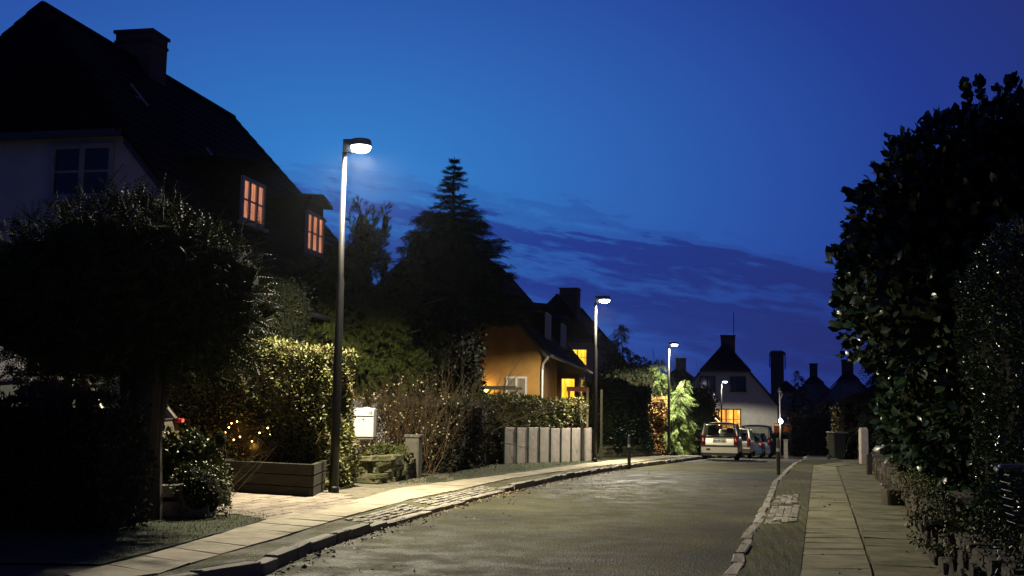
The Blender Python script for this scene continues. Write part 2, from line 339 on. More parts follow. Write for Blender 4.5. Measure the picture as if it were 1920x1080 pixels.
def hedge(name, label, line, th, h, m, ls=.045, dens=900, tpl='leaf6', group=None, base=.1, cat='hedge', wa=.06, up=.1, coremat='core', taper=0., hfun=None, core_in=.10, twigs=0):
    """line: footprint centre line [(x, y)...]; leaves on both faces, top and ends"""
    x0, y0 = line[0]; z0 = G(y0)+base
    t = thing(name, label, cat, (x0, y0, z0), 0, group); Ps, Ns = [], []; cr = MB()
    for i in range(len(line)-1):
        a = np.array(line[i])-[x0, y0]; b = np.array(line[i+1])-[x0, y0]; d = b-a; L = np.linalg.norm(d); d = d/L; nn_ = np.array([-d[1], d[0]])
        za = G(line[i][1])+base-z0; zb = G(line[i+1][1])+base-z0
        def emitpts(cnt, f):
            s_ = RNG.uniform(-.01, 1.01, cnt); p, nr = f(cnt, s_); Ps.append(p); Ns.append(nr)
        for sg in (-1, 1):
            def face(n, s_, sg=sg):
                z = RNG.uniform(0, 1, n)*h; off = (th/2-taper*z/h)-np.abs(RNG.normal(0, .04, n)); q = a[None]+d[None]*(s_*L)[:, None]+nn_[None]*(sg*off)[:, None]
                p = np.column_stack([q, z+za+(zb-za)*s_]); nr = np.tile([nn_[0]*sg, nn_[1]*sg, .15], (n, 1)); p = p+nr*wob(p, 1.4, wa)[:, None]; return p, nr
            emitpts(int(dens*L*h), face)
        def top(n, s_):
            u_ = RNG.uniform(-1, 1, n)*(th/2-taper); q = a[None]+d[None]*(s_*L)[:, None]+nn_[None]*u_[:, None]
            p = np.column_stack([q, h+za+(zb-za)*s_-np.abs(RNG.normal(0, .04, n))]); nr = np.tile([0, 0, 1.], (n, 1)); p[:, 2] += wob(p, 1.4, wa)+RNG.exponential(.02, n); return p, nr
        emitpts(int(dens*L*(th-2*taper)*1.2), top)
        for (e, sg) in ((a, -1), (b, 1)):
            if (sg < 0 and i > 0) or (sg > 0 and i < len(line)-2): continue
            n = int(dens*th*h); u_ = RNG.uniform(-1, 1, n)*th/2; z = RNG.uniform(0, 1, n)*h; q = e[None]+nn_[None]*u_[:, None]-d[None]*sg*np.abs(RNG.normal(0, .04, n))[:, None]
            p = np.column_stack([q, z+(za if sg < 0 else zb)]); nr = np.tile([d[0]*sg, d[1]*sg, .15], (n, 1)); p = p+nr*wob(p, 1.4, wa)[:, None]; Ps.append(p); Ns.append(nr)
        k = core_in; e0 = a+d*k*(1 if i == 0 else 0); e1 = b-d*k*(1 if i == len(line)-2 else 0)
        vs = [(*(e0-nn_*(th/2-k)), za-.1), (*(e1-nn_*(th/2-k)), zb-.1), (*(e1+nn_*(th/2-k)), zb-.1), (*(e0+nn_*(th/2-k)), za-.1)]
        vs += [(*(e0-nn_*(th/2-k-taper)), za+h-k), (*(e1-nn_*(th/2-k-taper)), zb+h-k), (*(e1+nn_*(th/2-k-taper)), zb+h-k), (*(e0+nn_*(th/2-k-taper)), za+h-k)]
        cr.add(vs, [(3, 2, 1, 0), (4, 5, 6, 7), (0, 1, 5, 4), (1, 2, 6, 5), (2, 3, 7, 6), (3, 0, 4, 7)])
    P_ = np.concatenate(Ps); Nn = np.concatenate(Ns)
    P_[:, 2] = np.maximum(P_[:, 2], .0+np.interp(0, [0, 1], [0, 1])-2)
    leaves('foliage', P_, Nn, ls, ls*.55, m, t, tpl, up=up, smin=.4, smax=1.6)
    cr.build('inner_core', coremat, t)
    if twigs:
        tw_ = MB(); idx = RNG.choice(len(P_), twigs)
        for q in idx:
            p = Vector(P_[q]); d_ = (Vector(Nn[q])*.5+Vector((random.gauss(0, .5), random.gauss(0, .5), .8))).normalized(); l_ = random.uniform(.15, .4); tw_.tube([p-d_*l_*.6, p+Vector((random.gauss(0, .02), random.gauss(0, .02), 0)), p+d_*l_*.4], [.006, .004, .002], 3, False)
        tw_.build('stems', 'twig', t)
    return t
def branchy(mb, p, d, L, r_, depth, spread=.5, upb=.15, seg=4, taper=.55, kids=(2, 4), nside=5):
    """recursive bare branches into one mesh"""
    pts = [p]; rs = [r_]; d = d.normalized(); q = p.copy()
    for i in range(seg):
        d = (d+Vector((random.gauss(0, .13), random.gauss(0, .13), random.gauss(0, .08)+upb*.3))).normalized(); q = q+d*(L/seg); pts.append(q.copy()); rs.append(r_*(1-(1-taper)*(i+1)/seg))
    mb.tube(pts, rs, nside if depth > 1 else 3, cap=False)
    if depth == 0: return
    for _ in range(random.randint(*kids)):
        i = random.randint(1, seg); b = pts[i]; nd = (d+Vector((random.gauss(0, spread), random.gauss(0, spread), random.gauss(0, spread*.7)+upb))).normalized()
        branchy(mb, b, nd, L*random.uniform(.55, .8), rs[i]*.65, depth-1, spread, upb, max(2, seg-1), taper, kids, nside)
    branchy(mb, pts[-1], d, L*.6, rs[-1], depth-1, spread, upb, max(2, seg-1), taper, kids, nside)

PH = .10
g2 = lambda px, py: gp(px, py, PH)
D2 = lambda px, py: g2(px, py)[1]

# ------------------------------------------------------------------ ground, road and pavements
def rs_(line, n):
    line = [Vector(p).to_2d() if len(p) > 2 else Vector(p) for p in line]; L = [0]
    for a, b in zip(line, line[1:]): L.append(L[-1]+(b-a).length)
    out = []
    for i in range(n):
        t = L[-1]*i/(n-1); k = 0
        while k < len(L)-2 and L[k+1] < t: k += 1
        out.append(line[k].lerp(line[k+1], (t-L[k])/max(1e-6, L[k+1]-L[k])))
    return out
def strip(name, a, b, h, m, n=80, cross=6, kind='structure', hn=0., hf=None):
    A = rs_(a, n); B = rs_(b, n); mb = MB(); vs = []
    for p, q in zip(A, B):
        for j in range(cross+1):
            w = p.lerp(q, j/cross); vs.append((w.x, w.y, G(w.y)+h+(mnoise.noise((w.x*1.5, w.y*1.5, 0))*hn if hn else 0)-(hf(w.y)*(j/cross) if hf else 0)))
    fs = [(i*(cross+1)+j, i*(cross+1)+j+1, (i+1)*(cross+1)+j+1, (i+1)*(cross+1)+j) for i in range(n-1) for j in range(cross)]
    mb.add(vs, fs); o = mb.build(name, m); o['kind'] = kind
    me = o.data
    if me.polygons[0].normal.z < 0: me.flip_normals()
    return o
mb = MB(); ys = [-30, -10, 0]+list(range(4, 120, 2))+[140, 180, 250, 400, 900, 2200]
for y in ys:
    for x in (-900, -100, -20, 0, 20, 100, 900): mb.v.append((x, y, G(y)-.03))
for i in range(len(ys)-1):
    for j in range(6): mb.f.append((i*7+j, i*7+j+1, (i+1)*7+j+1, (i+1)*7+j))
mb.build('ground', 'soil')['kind'] = 'structure'
KL = [(-6.2, 3.0), (-4.6, 5.5)]+[gp(*q) for q in ((494, 1080), (602, 1029), (723, 990), (830, 957), (939, 926), (1056, 900), (1169, 880), (1240, 871))]+[(6.1, 40), (8.0, 47), (10.4, 56), (13.4, 68), (16.5, 80)]
KR = [(-.2, 2.0)]+[gp(*q) for q in ((1368, 1080), (1406, 996), (1430, 952), (1450, 913), (1486, 876))]+[(10.6, 41), (12.8, 49), (15.6, 60), (20, 76), (24, 90)]
strip('road', KL, KR, 0, 'road', 160, 16)
def shift(line, d):                            # offset a polyline sideways (positive: to the right of travel)
    out = []
    for i, p in enumerate(line):
        a = Vector(line[max(i-1, 0)]); b = Vector(line[min(i+1, len(line)-1)]); t = (b-a).normalized(); out.append((p[0]+t.y*d, p[1]-t.x*d))
    return out
PH = .10
def sm(a, b, x): x = min(1, max(0, (x-a)/(b-a))); return x*x*(3-2*x)
dropL = lambda y: .065*sm(13.2, 14.4, y)*(1-sm(19.6, 21.2, y))
dropR = lambda y: .055*sm(13.0, 14.5, y)*(1-sm(20.0, 22.0, y))
SLn = [(-6.6, 4.2)]+[gp(*q, PH) for q in ((290, 1080), (400, 1045), (520, 1010), (644, 972), (770, 937), (850, 921), (963, 897), (1113, 876), (1200, 866))]+[(6.6, 44.5), (9.6, 56), (12.4, 67), (15.5, 79)]
SLf = [(-7.3, 4.9)]+[gp(*q, PH) for q in ((130, 1080), (265, 1045), (400, 1005), (517, 970), (663, 940), (747, 916), (869, 900), (986, 885), (1117, 867.5))]+[(5.2, 43.5), (8.9, 56), (11.7, 67), (14.8, 79)]
strip('verge', SLn, shift(KL, -.1), PH, 'verge', 160, 6, hn=.012, hf=dropL)
strip('garden_ground', [(-60, 4), (-60, 30), (-50, 60), (-40, 80)], SLf, PH-.012, 'soil', 90, 24, hn=.01)
SRl = [(-.05, 2)]+[gp(*q, PH) for q in ((1500, 1080), (1525, 874))]+[(12.0, 40.5), (14.2, 49), (17, 60), (21.2, 76)]
SRr = [(.75, 2)]+[gp(*q, PH) for q in ((1638, 1080), (1568, 876))]+[(12.75, 40.3), (14.95, 48.8), (17.8, 60), (22, 76)]
strip('verge', SRl, shift(KR, .1), PH, 'verge', 160, 6, hn=.012, hf=dropR)
WR = [(2.35, 4.6)]+[gp(1750, 1080), gp(1690, 962), gp(1640, 905)]+[(10.2, 32), (12.9, 41.5), (15.2, 49), (18, 60), (23, 76)]
strip('pavement', SRr, shift(WR, .2), PH, 'path', 140, 6, hn=.008)
strip('garden_ground', shift(WR, .15), [(60, 4), (60, 30), (60, 60), (60, 90)], PH-.012, 'soil', 80, 20)

def kerb(line, side, hf, name='kerb', h=PH+.015, w=.14):
    mb = MB(); L = rs_(line, 1200); i = 0; acc = 0; pos = [L[0]]
    tot = [0]
    for a, b in zip(L, L[1:]): tot.append(tot[-1]+(b-a).length)
    s_ = 0
    def at(s): 
        k = min(len(tot)-2, max(0, int(np.searchsorted(tot, s))-1)); return L[k].lerp(L[k+1], (s-tot[k])/max(1e-6, tot[k+1]-tot[k]))
    while s_ < tot[-1]-1:
        l = random.uniform(.35, .8); a = at(s_); b = at(s_+l); c = (a+b)/2; d = (b-a); rz = math.atan2(d.y, d.x); nrm = Vector((d.y, -d.x)).normalized()*side
        c = c+nrm*(w/2+random.uniform(-.015, .015)); hh = h+random.uniform(-.016, .012)-hf(c.y)
        mb.stone((c.x, c.y, G(c.y)+hh/2-.04), (d.length-.012, w*random.uniform(.88, 1.05), hh+.08), rz+random.gauss(0, .015), .16, .3); s_ += l
    return mb.build(name, 'granite')
kerb(KL, -1, dropL)['kind'] = 'structure'; kerb(KR, 1, dropR, w=.115)['kind'] = 'structure'
def plen(l): return sum((Vector(b)-Vector(a)).length for a, b in zip(l, l[1:]))
def slabs(a, b, name, n, m='slab'):
    A = rs_(a, n+1); B = rs_(b, n+1); mb = MB()
    for i in range(n):
        p = [A[i], B[i], B[i+1], A[i+1]]; c = sum(p, Vector((0, 0)))/4; e = .009
        q = [v_+(c-v_).normalized()*e*1.4 for v_ in p]; t = [random.uniform(.006, .02) for _ in range(4)]
        zt = [G(v_.y)+PH+t_*.9 for v_, t_ in zip(q, t)]; vs = [(v_.x, v_.y, G(v_.y)+PH-.05) for v_ in q]+[(v_.x, v_.y, z) for v_, z in zip(q, zt)]
        mb.add(vs, [(4, 5, 6, 7), (0, 1, 5, 4), (1, 2, 6, 5), (2, 3, 7, 6), (3, 0, 4, 7)])
    o = mb.build(name, m); o['kind'] = 'structure'
    bm_ = bmesh.new(); bm_.from_mesh(o.data); bmesh.ops.recalc_face_normals(bm_, faces=bm_.faces)
    bm_.to_mesh(o.data); bm_.free(); return o
def plen(l): return sum((Vector(b)-Vector(a)).length for a, b in zip(l, l[1:]))
M['slab_path'] = mat('dull_slab', (.13, .12, .068), .9, (.22, .20, .12), 2.5, .5, 60, c3=(.08, .09, .038), c3scale=1.8, c3t=(.46, .62))
slabs(shift(SRr, .02), [(1.6, 1.75)]+shift(WR, .1), 'pavement_slabs', int(plen(SRr)/.78), 'slab_path')
slabs(SLn, SLf, 'pavement_slabs', int(plen(SLn)/.62)); slabs(SRl, SRr, 'pavement_slabs', int(plen(SRl)/.52), 'slab_mossy')
def quadgrid(name, q, nx, ny, m, h, j=.15, gap=.012, z=.05, stag=False):
    mb = MB(); q = [Vector(p) for p in q]
    for i in range(nx):
        for k in range(ny):
            o_ = (.5 if (stag and k % 2) else 0)
            u_ = (i+.5+o_)/nx; v_ = (k+.5)/ny
            if u_ > 1: continue
            a = q[0].lerp(q[1], u_); b = q[3].lerp(q[2], u_); c = a.lerp(b, v_)
            dx = (q[1]-q[0]).lerp(q[2]-q[3], v_)/nx; dy = (b-a)/ny
            mb.stone((c.x+random.uniform(-j, j)*.05, c.y+random.uniform(-j, j)*.05, G(c.y)+h-z/2+random.uniform(-.5, .5)*j*.05), (max(.02, dx.length-gap), max(.02, abs(dy.length*math.sin(dx.angle(dy)))-gap), z), math.atan2(dx.y, dx.x)+random.uniform(-j, j)*.3, j, .2)
    o = mb.build(name, m); o['kind'] = 'structure'; return o

def cobbles(kl, sl, ya, yb, side, n, rows, f1=.85, hf=dropL, jit=.2):
    K = rs_(shift(kl, side*.16), 900); S_ = rs_(sl, 900); mb = MB(); K = [p for p in K if ya <= p.y <= yb]; m_ = len(K)
    for i in range(n):
        p = K[int((i+.5)*m_/n)]; q = min(S_, key=lambda w: (w-p).length); wv = (q-p)*f1; tv = (K[min(m_-1, int((i+1)*m_/n))]-K[int(i*m_/n)])
        for k in range(rows):
            c = p+wv*((k+.5)/rows)+tv*random.uniform(-.12, .12); l = tv.length*random.uniform(.82, .97)
            mb.stone((c.x, c.y, G(c.y)+PH-hf(c.y)*(1-f1*(k+.5)/rows)-.012+random.uniform(-.006, .008)), (l, wv.length/rows*.93, .06), math.atan2(tv.y, tv.x)+random.gauss(0, .05), jit, .3)
    o = mb.build('cobblestones', 'granite'); o['kind'] = 'structure'
cobbles(KL, SLn, 13.6, 16.2, -1, 14, 4, .8); cobbles(KL, SLn, 16.6, 20.3, -1, 18, 4, .8)
cobbles(KR, SRl, 14.5, 17.2, 1, 12, 4, .78, dropR, .35); cobbles(KR, SRl, 17.6, 19.6, 1, 8, 4, .7, dropR, .35)
def inpoly(p, poly):
    c = False
    for i in range(len(poly)):
        a = poly[i]; b = poly[i-1]
        if (a[1] > p[1]) != (b[1] > p[1]) and p[0] < (b[0]-a[0])*(p[1]-a[1])/(b[1]-a[1])+a[0]: c = not c
    return c
def pavers(poly, org, th, pw, pl_, h):
    u_ = Vector((math.cos(th), math.sin(th))); w = Vector((-u_.y, u_.x)); mb = MB(); o_ = Vector(org)
    for i in range(-60, 60):
        for k in range(-60, 60):
            c = o_+u_*pl_*(i+(.5 if k % 2 else 0))+w*pw*k
            if inpoly(c, poly): mb.stone((c.x, c.y, G(c.y)+h-.025+random.uniform(-.003, .003)), (pl_-.016, pw-.016, .05), th+random.gauss(0, .012), .05, .12)
    o = mb.build('driveway', 'paver'); o['kind'] = 'structure'
_a = g2(665, 942); _b = g2(510, 973); _c = g2(428, 966)
pavers([_a, _b, _c, (-12, 16.5), (-12, 22), (-4.6, 19.6), (-3.3, 18.6), (-2.85, 18.6)], _b, math.atan2(_a[1]-_b[1], _a[0]-_b[0]), .21, .28, PH+.014)
strip('gravel_verge', [g2(625, 948), g2(690, 934), g2(760, 915), g2(850, 900)], [(-3.6, 19.9), (-3.2, 22.6), (-2.6, 24.4), (-1.2, 26.5)], PH+.004, 'gravel', 20, 4)
strip('grass_verge', [g2(190, 1058), g2(300, 1030), g2(420, 997), g2(520, 968)], [(-6, 9.5), (-5.5, 11.5), (-4.6, 14.2), (-3.9, 15.3)], PH+.004, 'grass', 30, 6, hn=.01)
strip('grass_verge', [g2(750, 914), g2(868, 899), g2(985, 884.5), g2(1112, 867.5)], [(-2.4, 24.3), (-1.4, 28.5), (.1, 33.0), (2.9, 38.5)], PH+.004, 'grass', 30, 4, hn=.01)
for i_, (pa, pb, pc, pd) in enumerate((((1170, 893), (1455, 901), (1475, 888), (1230, 883)), ((1090, 905), (1300, 908), (1330, 902), (1180, 899)))):
    strip('moss_band', [gp(*pa), gp(*pb)], [gp(*pd), gp(*pc)], .004, 'mossroad', 30, 6)
def tufts(name, a, b, n, l, m='shrub'):
    A = rs_(a, 60); B = rs_(b, 60); P_ = []
    for _ in range(n):
        i = random.randint(0, 58); p = A[i].lerp(A[i+1], random.random()).lerp(B[i], random.random()); P_.append((p.x, p.y, G(p.y)+PH))
    o = leaves(name, P_, np.tile([0, 0, 1.], (n, 1)), l, l*.12, m, None, 'leaf', spread=.45); tag(o, kind='stuff'); return o
tufts('grass', [g2(200, 1056), g2(420, 997), g2(520, 968)], [(-6, 10), (-5.0, 13), (-3.9, 15.3)], 6000, .035, 'grass')
tufts('grass', [g2(760, 911), g2(868, 898), g2(1112, 867)], [(-2.3, 24.3), (-1.3, 28.5), (2.9, 38.5)], 6000, .045, 'grass')
def litter(line, wdt, n, z, lf=.05, off=0):
    L = rs_(line, 300); P_ = []
    for _ in range(n):
        i = random.randint(0, 298); p = L[i]; d = (L[i+1]-p).normalized(); w = abs(random.gauss(0, wdt))+off; P_.append((p.x+d.y*w, p.y-d.x*w, G(p.y)+z))
    o = leaves('fallen_leaves', P_, np.tile([0, 0, .0], (n, 1))+RNG.normal(0, 1, (n, 3))*[1, 1, .15], lf, lf*.6, 'litter', None, 'leaf6', spread=.05, smin=.4); return tag(o, kind='stuff')
litter(KL[:9], .13, 1000, .012); litter(shift(KL[:9], .3), 1.2, 160, .012, .035)
litter([tuple(p) for p in shift(WR[:5], -.05)], -.18, 700, PH+.012, .04); litter(SRl[:3], .5, 60, PH+.02, .04); litter(KR[:6], -.06, 160, .012, .04, -.03)

# ------------------------------------------------------------------ houses
def curtain(name, ca, cb_, s_, folds=9., warm=1.):
    m, t, b = newmat(name); b.inputs['Base Color'].default_value = (.05, .05, .05, 1); b.inputs['Emission Strength'].default_value = s_
    co = N('ShaderNodeTexCoord', t).outputs['Object']; sp_ = N('ShaderNodeSeparateXYZ', t); t.links.new(co, sp_.inputs[0])
    h_ = MATH(t, 'ADD', sp_.outputs[0], sp_.outputs[1]); n = N('ShaderNodeTexNoise', t); n.inputs['Scale'].default_value = 2.2; n.inputs['Detail'].default_value = 4; t.links.new(co, n.inputs['Vector'])
    f = MATH(t, 'SINE', MATH(t, 'ADD', MATH(t, 'MULTIPLY', h_, folds*6.28), MATH(t, 'MULTIPLY', n.outputs[0], 9.0)))
    k = MATH(t, 'ADD', MATH(t, 'MULTIPLY_ADD', f, .16, .35), MATH(t, 'MULTIPLY', n.outputs[0], .55)); n2_ = N('ShaderNodeTexNoise', t); n2_.inputs['Scale'].default_value = .9; t.links.new(co, n2_.inputs['Vector'])
    t.links.new(RAMP(t, k, [(.25, tuple(x*.45 for x in ca)), (.55, ca), (.95, cb_)]), b.inputs['Emission Color'])
    t.links.new(MATH(t, 'MULTIPLY', RAMP(t, n2_.outputs[0], [(.35, g(.65)), (.65, g(1.15))]), s_), b.inputs['Emission Strength']); return m
M['lit_orange'] = curtain('lit_curtain_orange', (.74, .25, .12), (1., .46, .28), .80)
M['lit_yellow'] = curtain('lit_curtain_yellow', (1., .58, .02), (1., .80, .12), 1.6, 4)
M['lit_amber'] = curtain('lit_curtain_amber', (1., .32, .01), (1., .72, .12), 1.4, 1.2)
M['lit_white'] = emit('lit_room_white', (1., .80, .40), 1.3, (1., .65, .25), 2.0, (2, 2, 1))
M['lit_dim'] = emit('dim_curtain', (.30, .17, .05), .6, (.12, .07, .02), 3, (6, 6, .5))
def win(par, c, w, h, face='front', cols=2, rows=2, pane='dark_glass', fm='wood_white', fw=.06, name='window', sill=True, gapm=.14):
    """a framed window centred on c in its wall; face front = looks along -y, side = looks along +x"""
    fr = MB(); x, y, z = c
    def b(mb, u_, z_, du, dz, dep, out):
        if face == 'front': mb.box((x+u_, y-out, z+z_), (du, dep, dz))
        else: mb.box((x+out, y+u_, z+z_), (dep, du, dz))
    b(fr, 0, h/2-fw/2, w, fw, .07, .035); b(fr, 0, -h/2+fw/2, w, fw, .07, .035)
    for s in (-1, 1): b(fr, s*(w/2-fw/2), 0, fw, h-2*fw-.002, .07, .035)
    for i in range(1, cols): b(fr, -w/2+w*i/cols, 0, fw*gapm/.14*1.1, h-2*fw-.004, .06, .032)
    for i in range(cols):
        for j in range(1, rows): b(fr, -w/2+w*(i+.5)/cols, -h/2+h*j/rows, w/cols-fw*1.15, fw*.45, .04, .028)
    f = fr.build(name, fm, par)
    p = MB(); b(p, 0, 0, w-fw, h-fw, .016, .014)
    pm = p.build('pane', pane, f if par.type == 'EMPTY' else par)
    if par.type != 'EMPTY': pass
    if sill:
        s = MB(); b(s, 0, -h/2-.045, w+.16, .07, .16, .07); s.build('sill', fm, f if par.type == 'EMPTY' else par)
    return f
def courses(mb, A, B, C_, D_, step=.33, lift=.035):
    """tile courses on the sloping quad A-B (eave) to D-C (ridge), each course lapping the one below"""
    A, B, C_, D_ = map(Vector, (A, B, C_, D_)); n = max(2, int((D_-A).length/step)); nr = (B-A).cross(D_-A).normalized()
    if nr.z < 0: nr = -nr
    for i in range(n):
        t0 = i/n; t1 = min(1, (i+1.12)/n); a = A.lerp(D_, t0); b = B.lerp(C_, t0); c = B.lerp(C_, t1); d = A.lerp(D_, t1); j = random.uniform(-.012, .012)
        d1 = (B-A).normalized(); a = a-d1*j; b = b+d1*j
        v_ = [a+nr*lift, b+nr*lift, c, d, a-nr*.03, b-nr*.03, c-nr*.03, d-nr*.03]
        mb.add(v_, [(0, 1, 2, 3), (4, 5, 1, 0), (5, 6, 2, 1), (7, 4, 0, 3), (7, 6, 5, 4), (3, 2, 6, 7)])
def house(label, o, az, Wd, Ln, Hr, He, Hh, S, wallm, roofm='roof', chim=None, name='house', cat='house', ov=.22, sideo=.35, group=None):
    t = thing(name, label, cat, o, -R(az), group); sl = (Hr-He)/Wd; uh = (Hr-Hh)/sl
    w = MB(); pts = [(-Wd+sideo, -.4), (Wd-sideo, -.4), (Wd-sideo, He-.1+sideo*sl*.6), (uh-.1, Hh-.08), (-uh+.1, Hh-.08), (-Wd+sideo, He-.1+sideo*sl*.6)]; n = 6
    w.add([(x, 0, z) for x, z in pts]+[(x, Ln, z) for x, z in pts], [(0, 1, 2, 3, 4, 5), (11, 10, 9, 8, 7, 6)]+[(i, i+6, (i+1) % 6+6, (i+1) % 6) for i in (0, 1, 5)]); w.f[2:] = [tuple(reversed(f)) for f in w.f[2:]]
    w.build('wall', wallm, t)
    r_ = MB()
    for s in (-1, 1):
        # kicked lower slope, main slope up to the hip line, upper slope to the ridge
        courses(r_, (s*Wd, -ov, He), (s*Wd, Ln+ov, He), (s*uh, Ln+ov, Hh), (s*uh, -ov, Hh))
        courses(r_, (s*uh, -ov, Hh), (s*uh, Ln+ov, Hh), (0, Ln-S, Hr), (0, S, Hr))
    for y0, y1 in ((-ov, S), (Ln+ov, Ln-S)):
        courses(r_, (-uh, y0, Hh), (uh, y0, Hh), (.02, y1, Hr), (-.02, y1, Hr))
    y = S
    while y < Ln-S+.1: r_.tube([(0, y, Hr+.0), (0, y+.36, Hr+.02)], [.13, .11], 8); y += .34
    for e0, e1, a, b in (((-uh, -ov, Hh), (0, S, Hr), 0, 1), ((uh, -ov, Hh), (0, S, Hr), 0, 1), ((uh, Ln+ov, Hh), (0, Ln-S, Hr), 0, 1)):
        e0 = Vector(e0); e1 = Vector(e1); k = int((e1-e0).length/.34)
        for i in range(k): r_.tube([e0.lerp(e1, i/k), e0.lerp(e1, (i+1.05)/k)], [.12, .10], 8)
    rf = r_.build('roof', roofm, t)
    b = MB()
    for s in (-1, 1): b.tube([(s*(Wd+.06), -ov, He-.02), (s*(Wd+.06), Ln+ov, He-.02)], .06, 8)
    b.box((0, -ov-.02, Hh-.06), (2*uh, .06, .14)); b.build('gutter', 'metal_dark', t)
    for s in (-1, 1):
        fb = MB()
        a = Vector((s*(Wd-.05), -ov+.05, He-.04)); e = Vector((s*(uh+.02), -ov+.05, Hh-.12)); d = (e-a); nr = Vector((s*d.z, 0, -s*d.x)).normalized()*-.0
        fb.add([a, a+Vector((0, .05, 0)), e+Vector((0, .05, 0)), e, a+Vector((0, 0, -.16)), a+Vector((0, .05, -.16)), e+Vector((0, .05, -.16)), e+Vector((0, 0, -.16))], [(0, 1, 2, 3), (7, 6, 5, 4), (0, 3, 7, 4), (1, 5, 6, 2), (0, 4, 5, 1), (3, 2, 6, 7)])
        fb.build('barge_board', 'metal_dark', t)
    for c in (chim or []):
        (u0_, u1_, v0, v1, z0, z1) = c
        cm = MB(); cm.box(((u0_+u1_)/2, (v0+v1)/2, (z0+z1)/2), (u1_-u0_, v1-v0, z1-z0)); cm.box(((u0_+u1_)/2, (v0+v1)/2, z1+.04), (u1_-u0_+.1, v1-v0+.1, .08))
        for k in range(2): cm.box(((u0_+u1_)/2, (v0+v1)/2, z1-.22-.0*k), (u1_-u0_+.05, v1-v0+.05, .07))
        cm.build('chimney', 'brick', rf)
    return t, rf, sl, uh
def dormer(t, rf, sl, Hr, u_, v0, v1, ztop, zbot, pane, m='roof_dark', fm='wood_white', rm='roof_dark', roofdrop=.12, cols=3, capm=None, fw=.07, top=.12):
    """flat-topped dormer on the street slope; its window looks along +x"""
    ub = (Hr-ztop)/sl; mb = MB(); 
    vs = []
    for vv_ in (v0, v1): vs += [(u_, vv_, zbot-.35), (u_, vv_, ztop), (ub-.15, vv_, ztop+.1), (ub-.15, vv_, zbot-.35)]
    mb.add(vs, [(0, 1, 2, 3), (7, 6, 5, 4), (0, 4, 5, 1), (1, 5, 6, 2)])
    d = mb.build('dormer', m, t)
    rr = MB(); a = .14
    ym = (v0+v1)/2
    P_ = [(ub-.25, v0-a, ztop+.12), (u_+.22, v0-a, ztop-.02), (u_+.25, ym, ztop+.16), (u_+.22, v1+a, ztop-.02), (ub-.25, v1+a, ztop+.12), (ub-.25, ym, ztop+.3)]
    rr.add([(x, y, z) for x, y, z in P_]+[(x, y, z+.09) for x, y, z in P_], [(0, 1, 2, 5), (5, 2, 3, 4), (7, 6, 11, 8), (8, 11, 10, 9), (1, 7, 8, 2), (2, 8, 9, 3), (0, 6, 7, 1), (3, 9, 10, 4)])
    rr.build('dormer_roof', capm or rm, d)
    win(d, (u_, ym, (ztop-top+zbot)/2), v1-v0-.08, ztop-top-.04-zbot, 'side', cols, 2, pane, fm, fw)
    return d
# 1: the big house at the left
Z1 = G(22.9)+.1
h1, rf1, sl1, uh1 = house('big white rendered house with steep half-hipped tile roof, broad chimney and pinkish lit dormers', (-10.52, 22.9, Z1), 11.3, 5.7, 11.0, 10.0, 3.4, 6.9, .8, 'render_dim', 'roof_dark', [(-.58, .42, 4.7, 5.5, 8.8, 10.75)])
win(h1, (1.72, 0, 6.10), 1.42, 1.14, 'front', 2, 2, 'dark_glass', 'wood_grey', .10)
win(h1, (-.75, 0, 2.55), 1.3, 1.5, 'front', 2, 3, 'dark_glass', 'wood_white', .08)
win(h1, (1.6, 0, 2.55), 1.3, 1.5, 'front', 2, 3, 'dark_glass', 'wood_white', .08)
dormer(h1, rf1, sl1, 10.0, 3.98, 2.55, 3.85, 6.80, 5.48, 'lit_orange', fm='wood_grey', fw=.085, top=.26)
dormer(h1, rf1, sl1, 10.0, 4.05, 6.25, 7.55, 6.66, 5.32, 'lit_orange', fm='wood_grey', fw=.085, top=.24)
for (u_, v_) in ((1.4, 2.6), (2.3, 4.7)):
    z_ = 10.0-sl1*u_; sk = MB(); sk.box((u_, v_, z_), (.05, .40, .03), tilt=(0, math.atan(sl1))); sk.tube([(u_-.25, v_, z_+.36), (u_+.2, v_+.02, z_-.17)], .025, 6); sk.build('roof_hook', 'galv', h1)
# 2: the yellow house
Z2 = G(40)+.05
h2, rf2, sl2, uh2 = house('yellow rendered house with steep tile roof, pale dormers and glowing bay windows', (-2.75, 40, Z2), 9, 4.2, 17, 8.4, 3.6, 6.2, 1.0, 'render_yellow', 'roof')
win(h2, (3.0, 0, 2.38), .75, .95, 'front', 2, 1, 'lit_dim', 'wood_grey', .07)
dormer(h2, rf2, sl2, 8.4, 3.35, 4.9, 6.5, 5.72, 4.35, 'dark_glass', cols=4, capm='roof_dark', fw=.045)
dormer(h2, rf2, sl2, 8.4, 3.35, 10.4, 12.2, 5.72, 4.35, 'dark_glass', cols=4, capm='roof_dark', fw=.045)
by = MB(); by.box((4.25, 6.1, 1.5), (.9, 2.0, 3.3)); byo = by.build('bay', 'render_yellow', h2)
win(byo, (4.28, 5.1, 2.15), .66, 1.75, 'front', 1, 2, 'lit_yellow', 'render_yellow', .08)
win(byo, (4.7, 6.1, 2.15), 1.8, 1.75, 'side', 3, 2, 'lit_yellow', 'wood_white', .08)
win(h2, (3.86, 10.0, 2.05), 1.8, 1.5, 'side', 3, 3, 'lit_white', 'wood_white', .07)
win(h2, (3.86, 13.2, 2.05), 1.8, 1.5, 'side', 3, 3, 'lit_white', 'wood_white', .07)
MB().tube([(4.15, -.28, 3.55), (3.95, -.12, 3.3), (3.92, -.08, 3.1), (3.92, -.08, 0)], .045, 8).build('drainpipe', 'galv', h2)
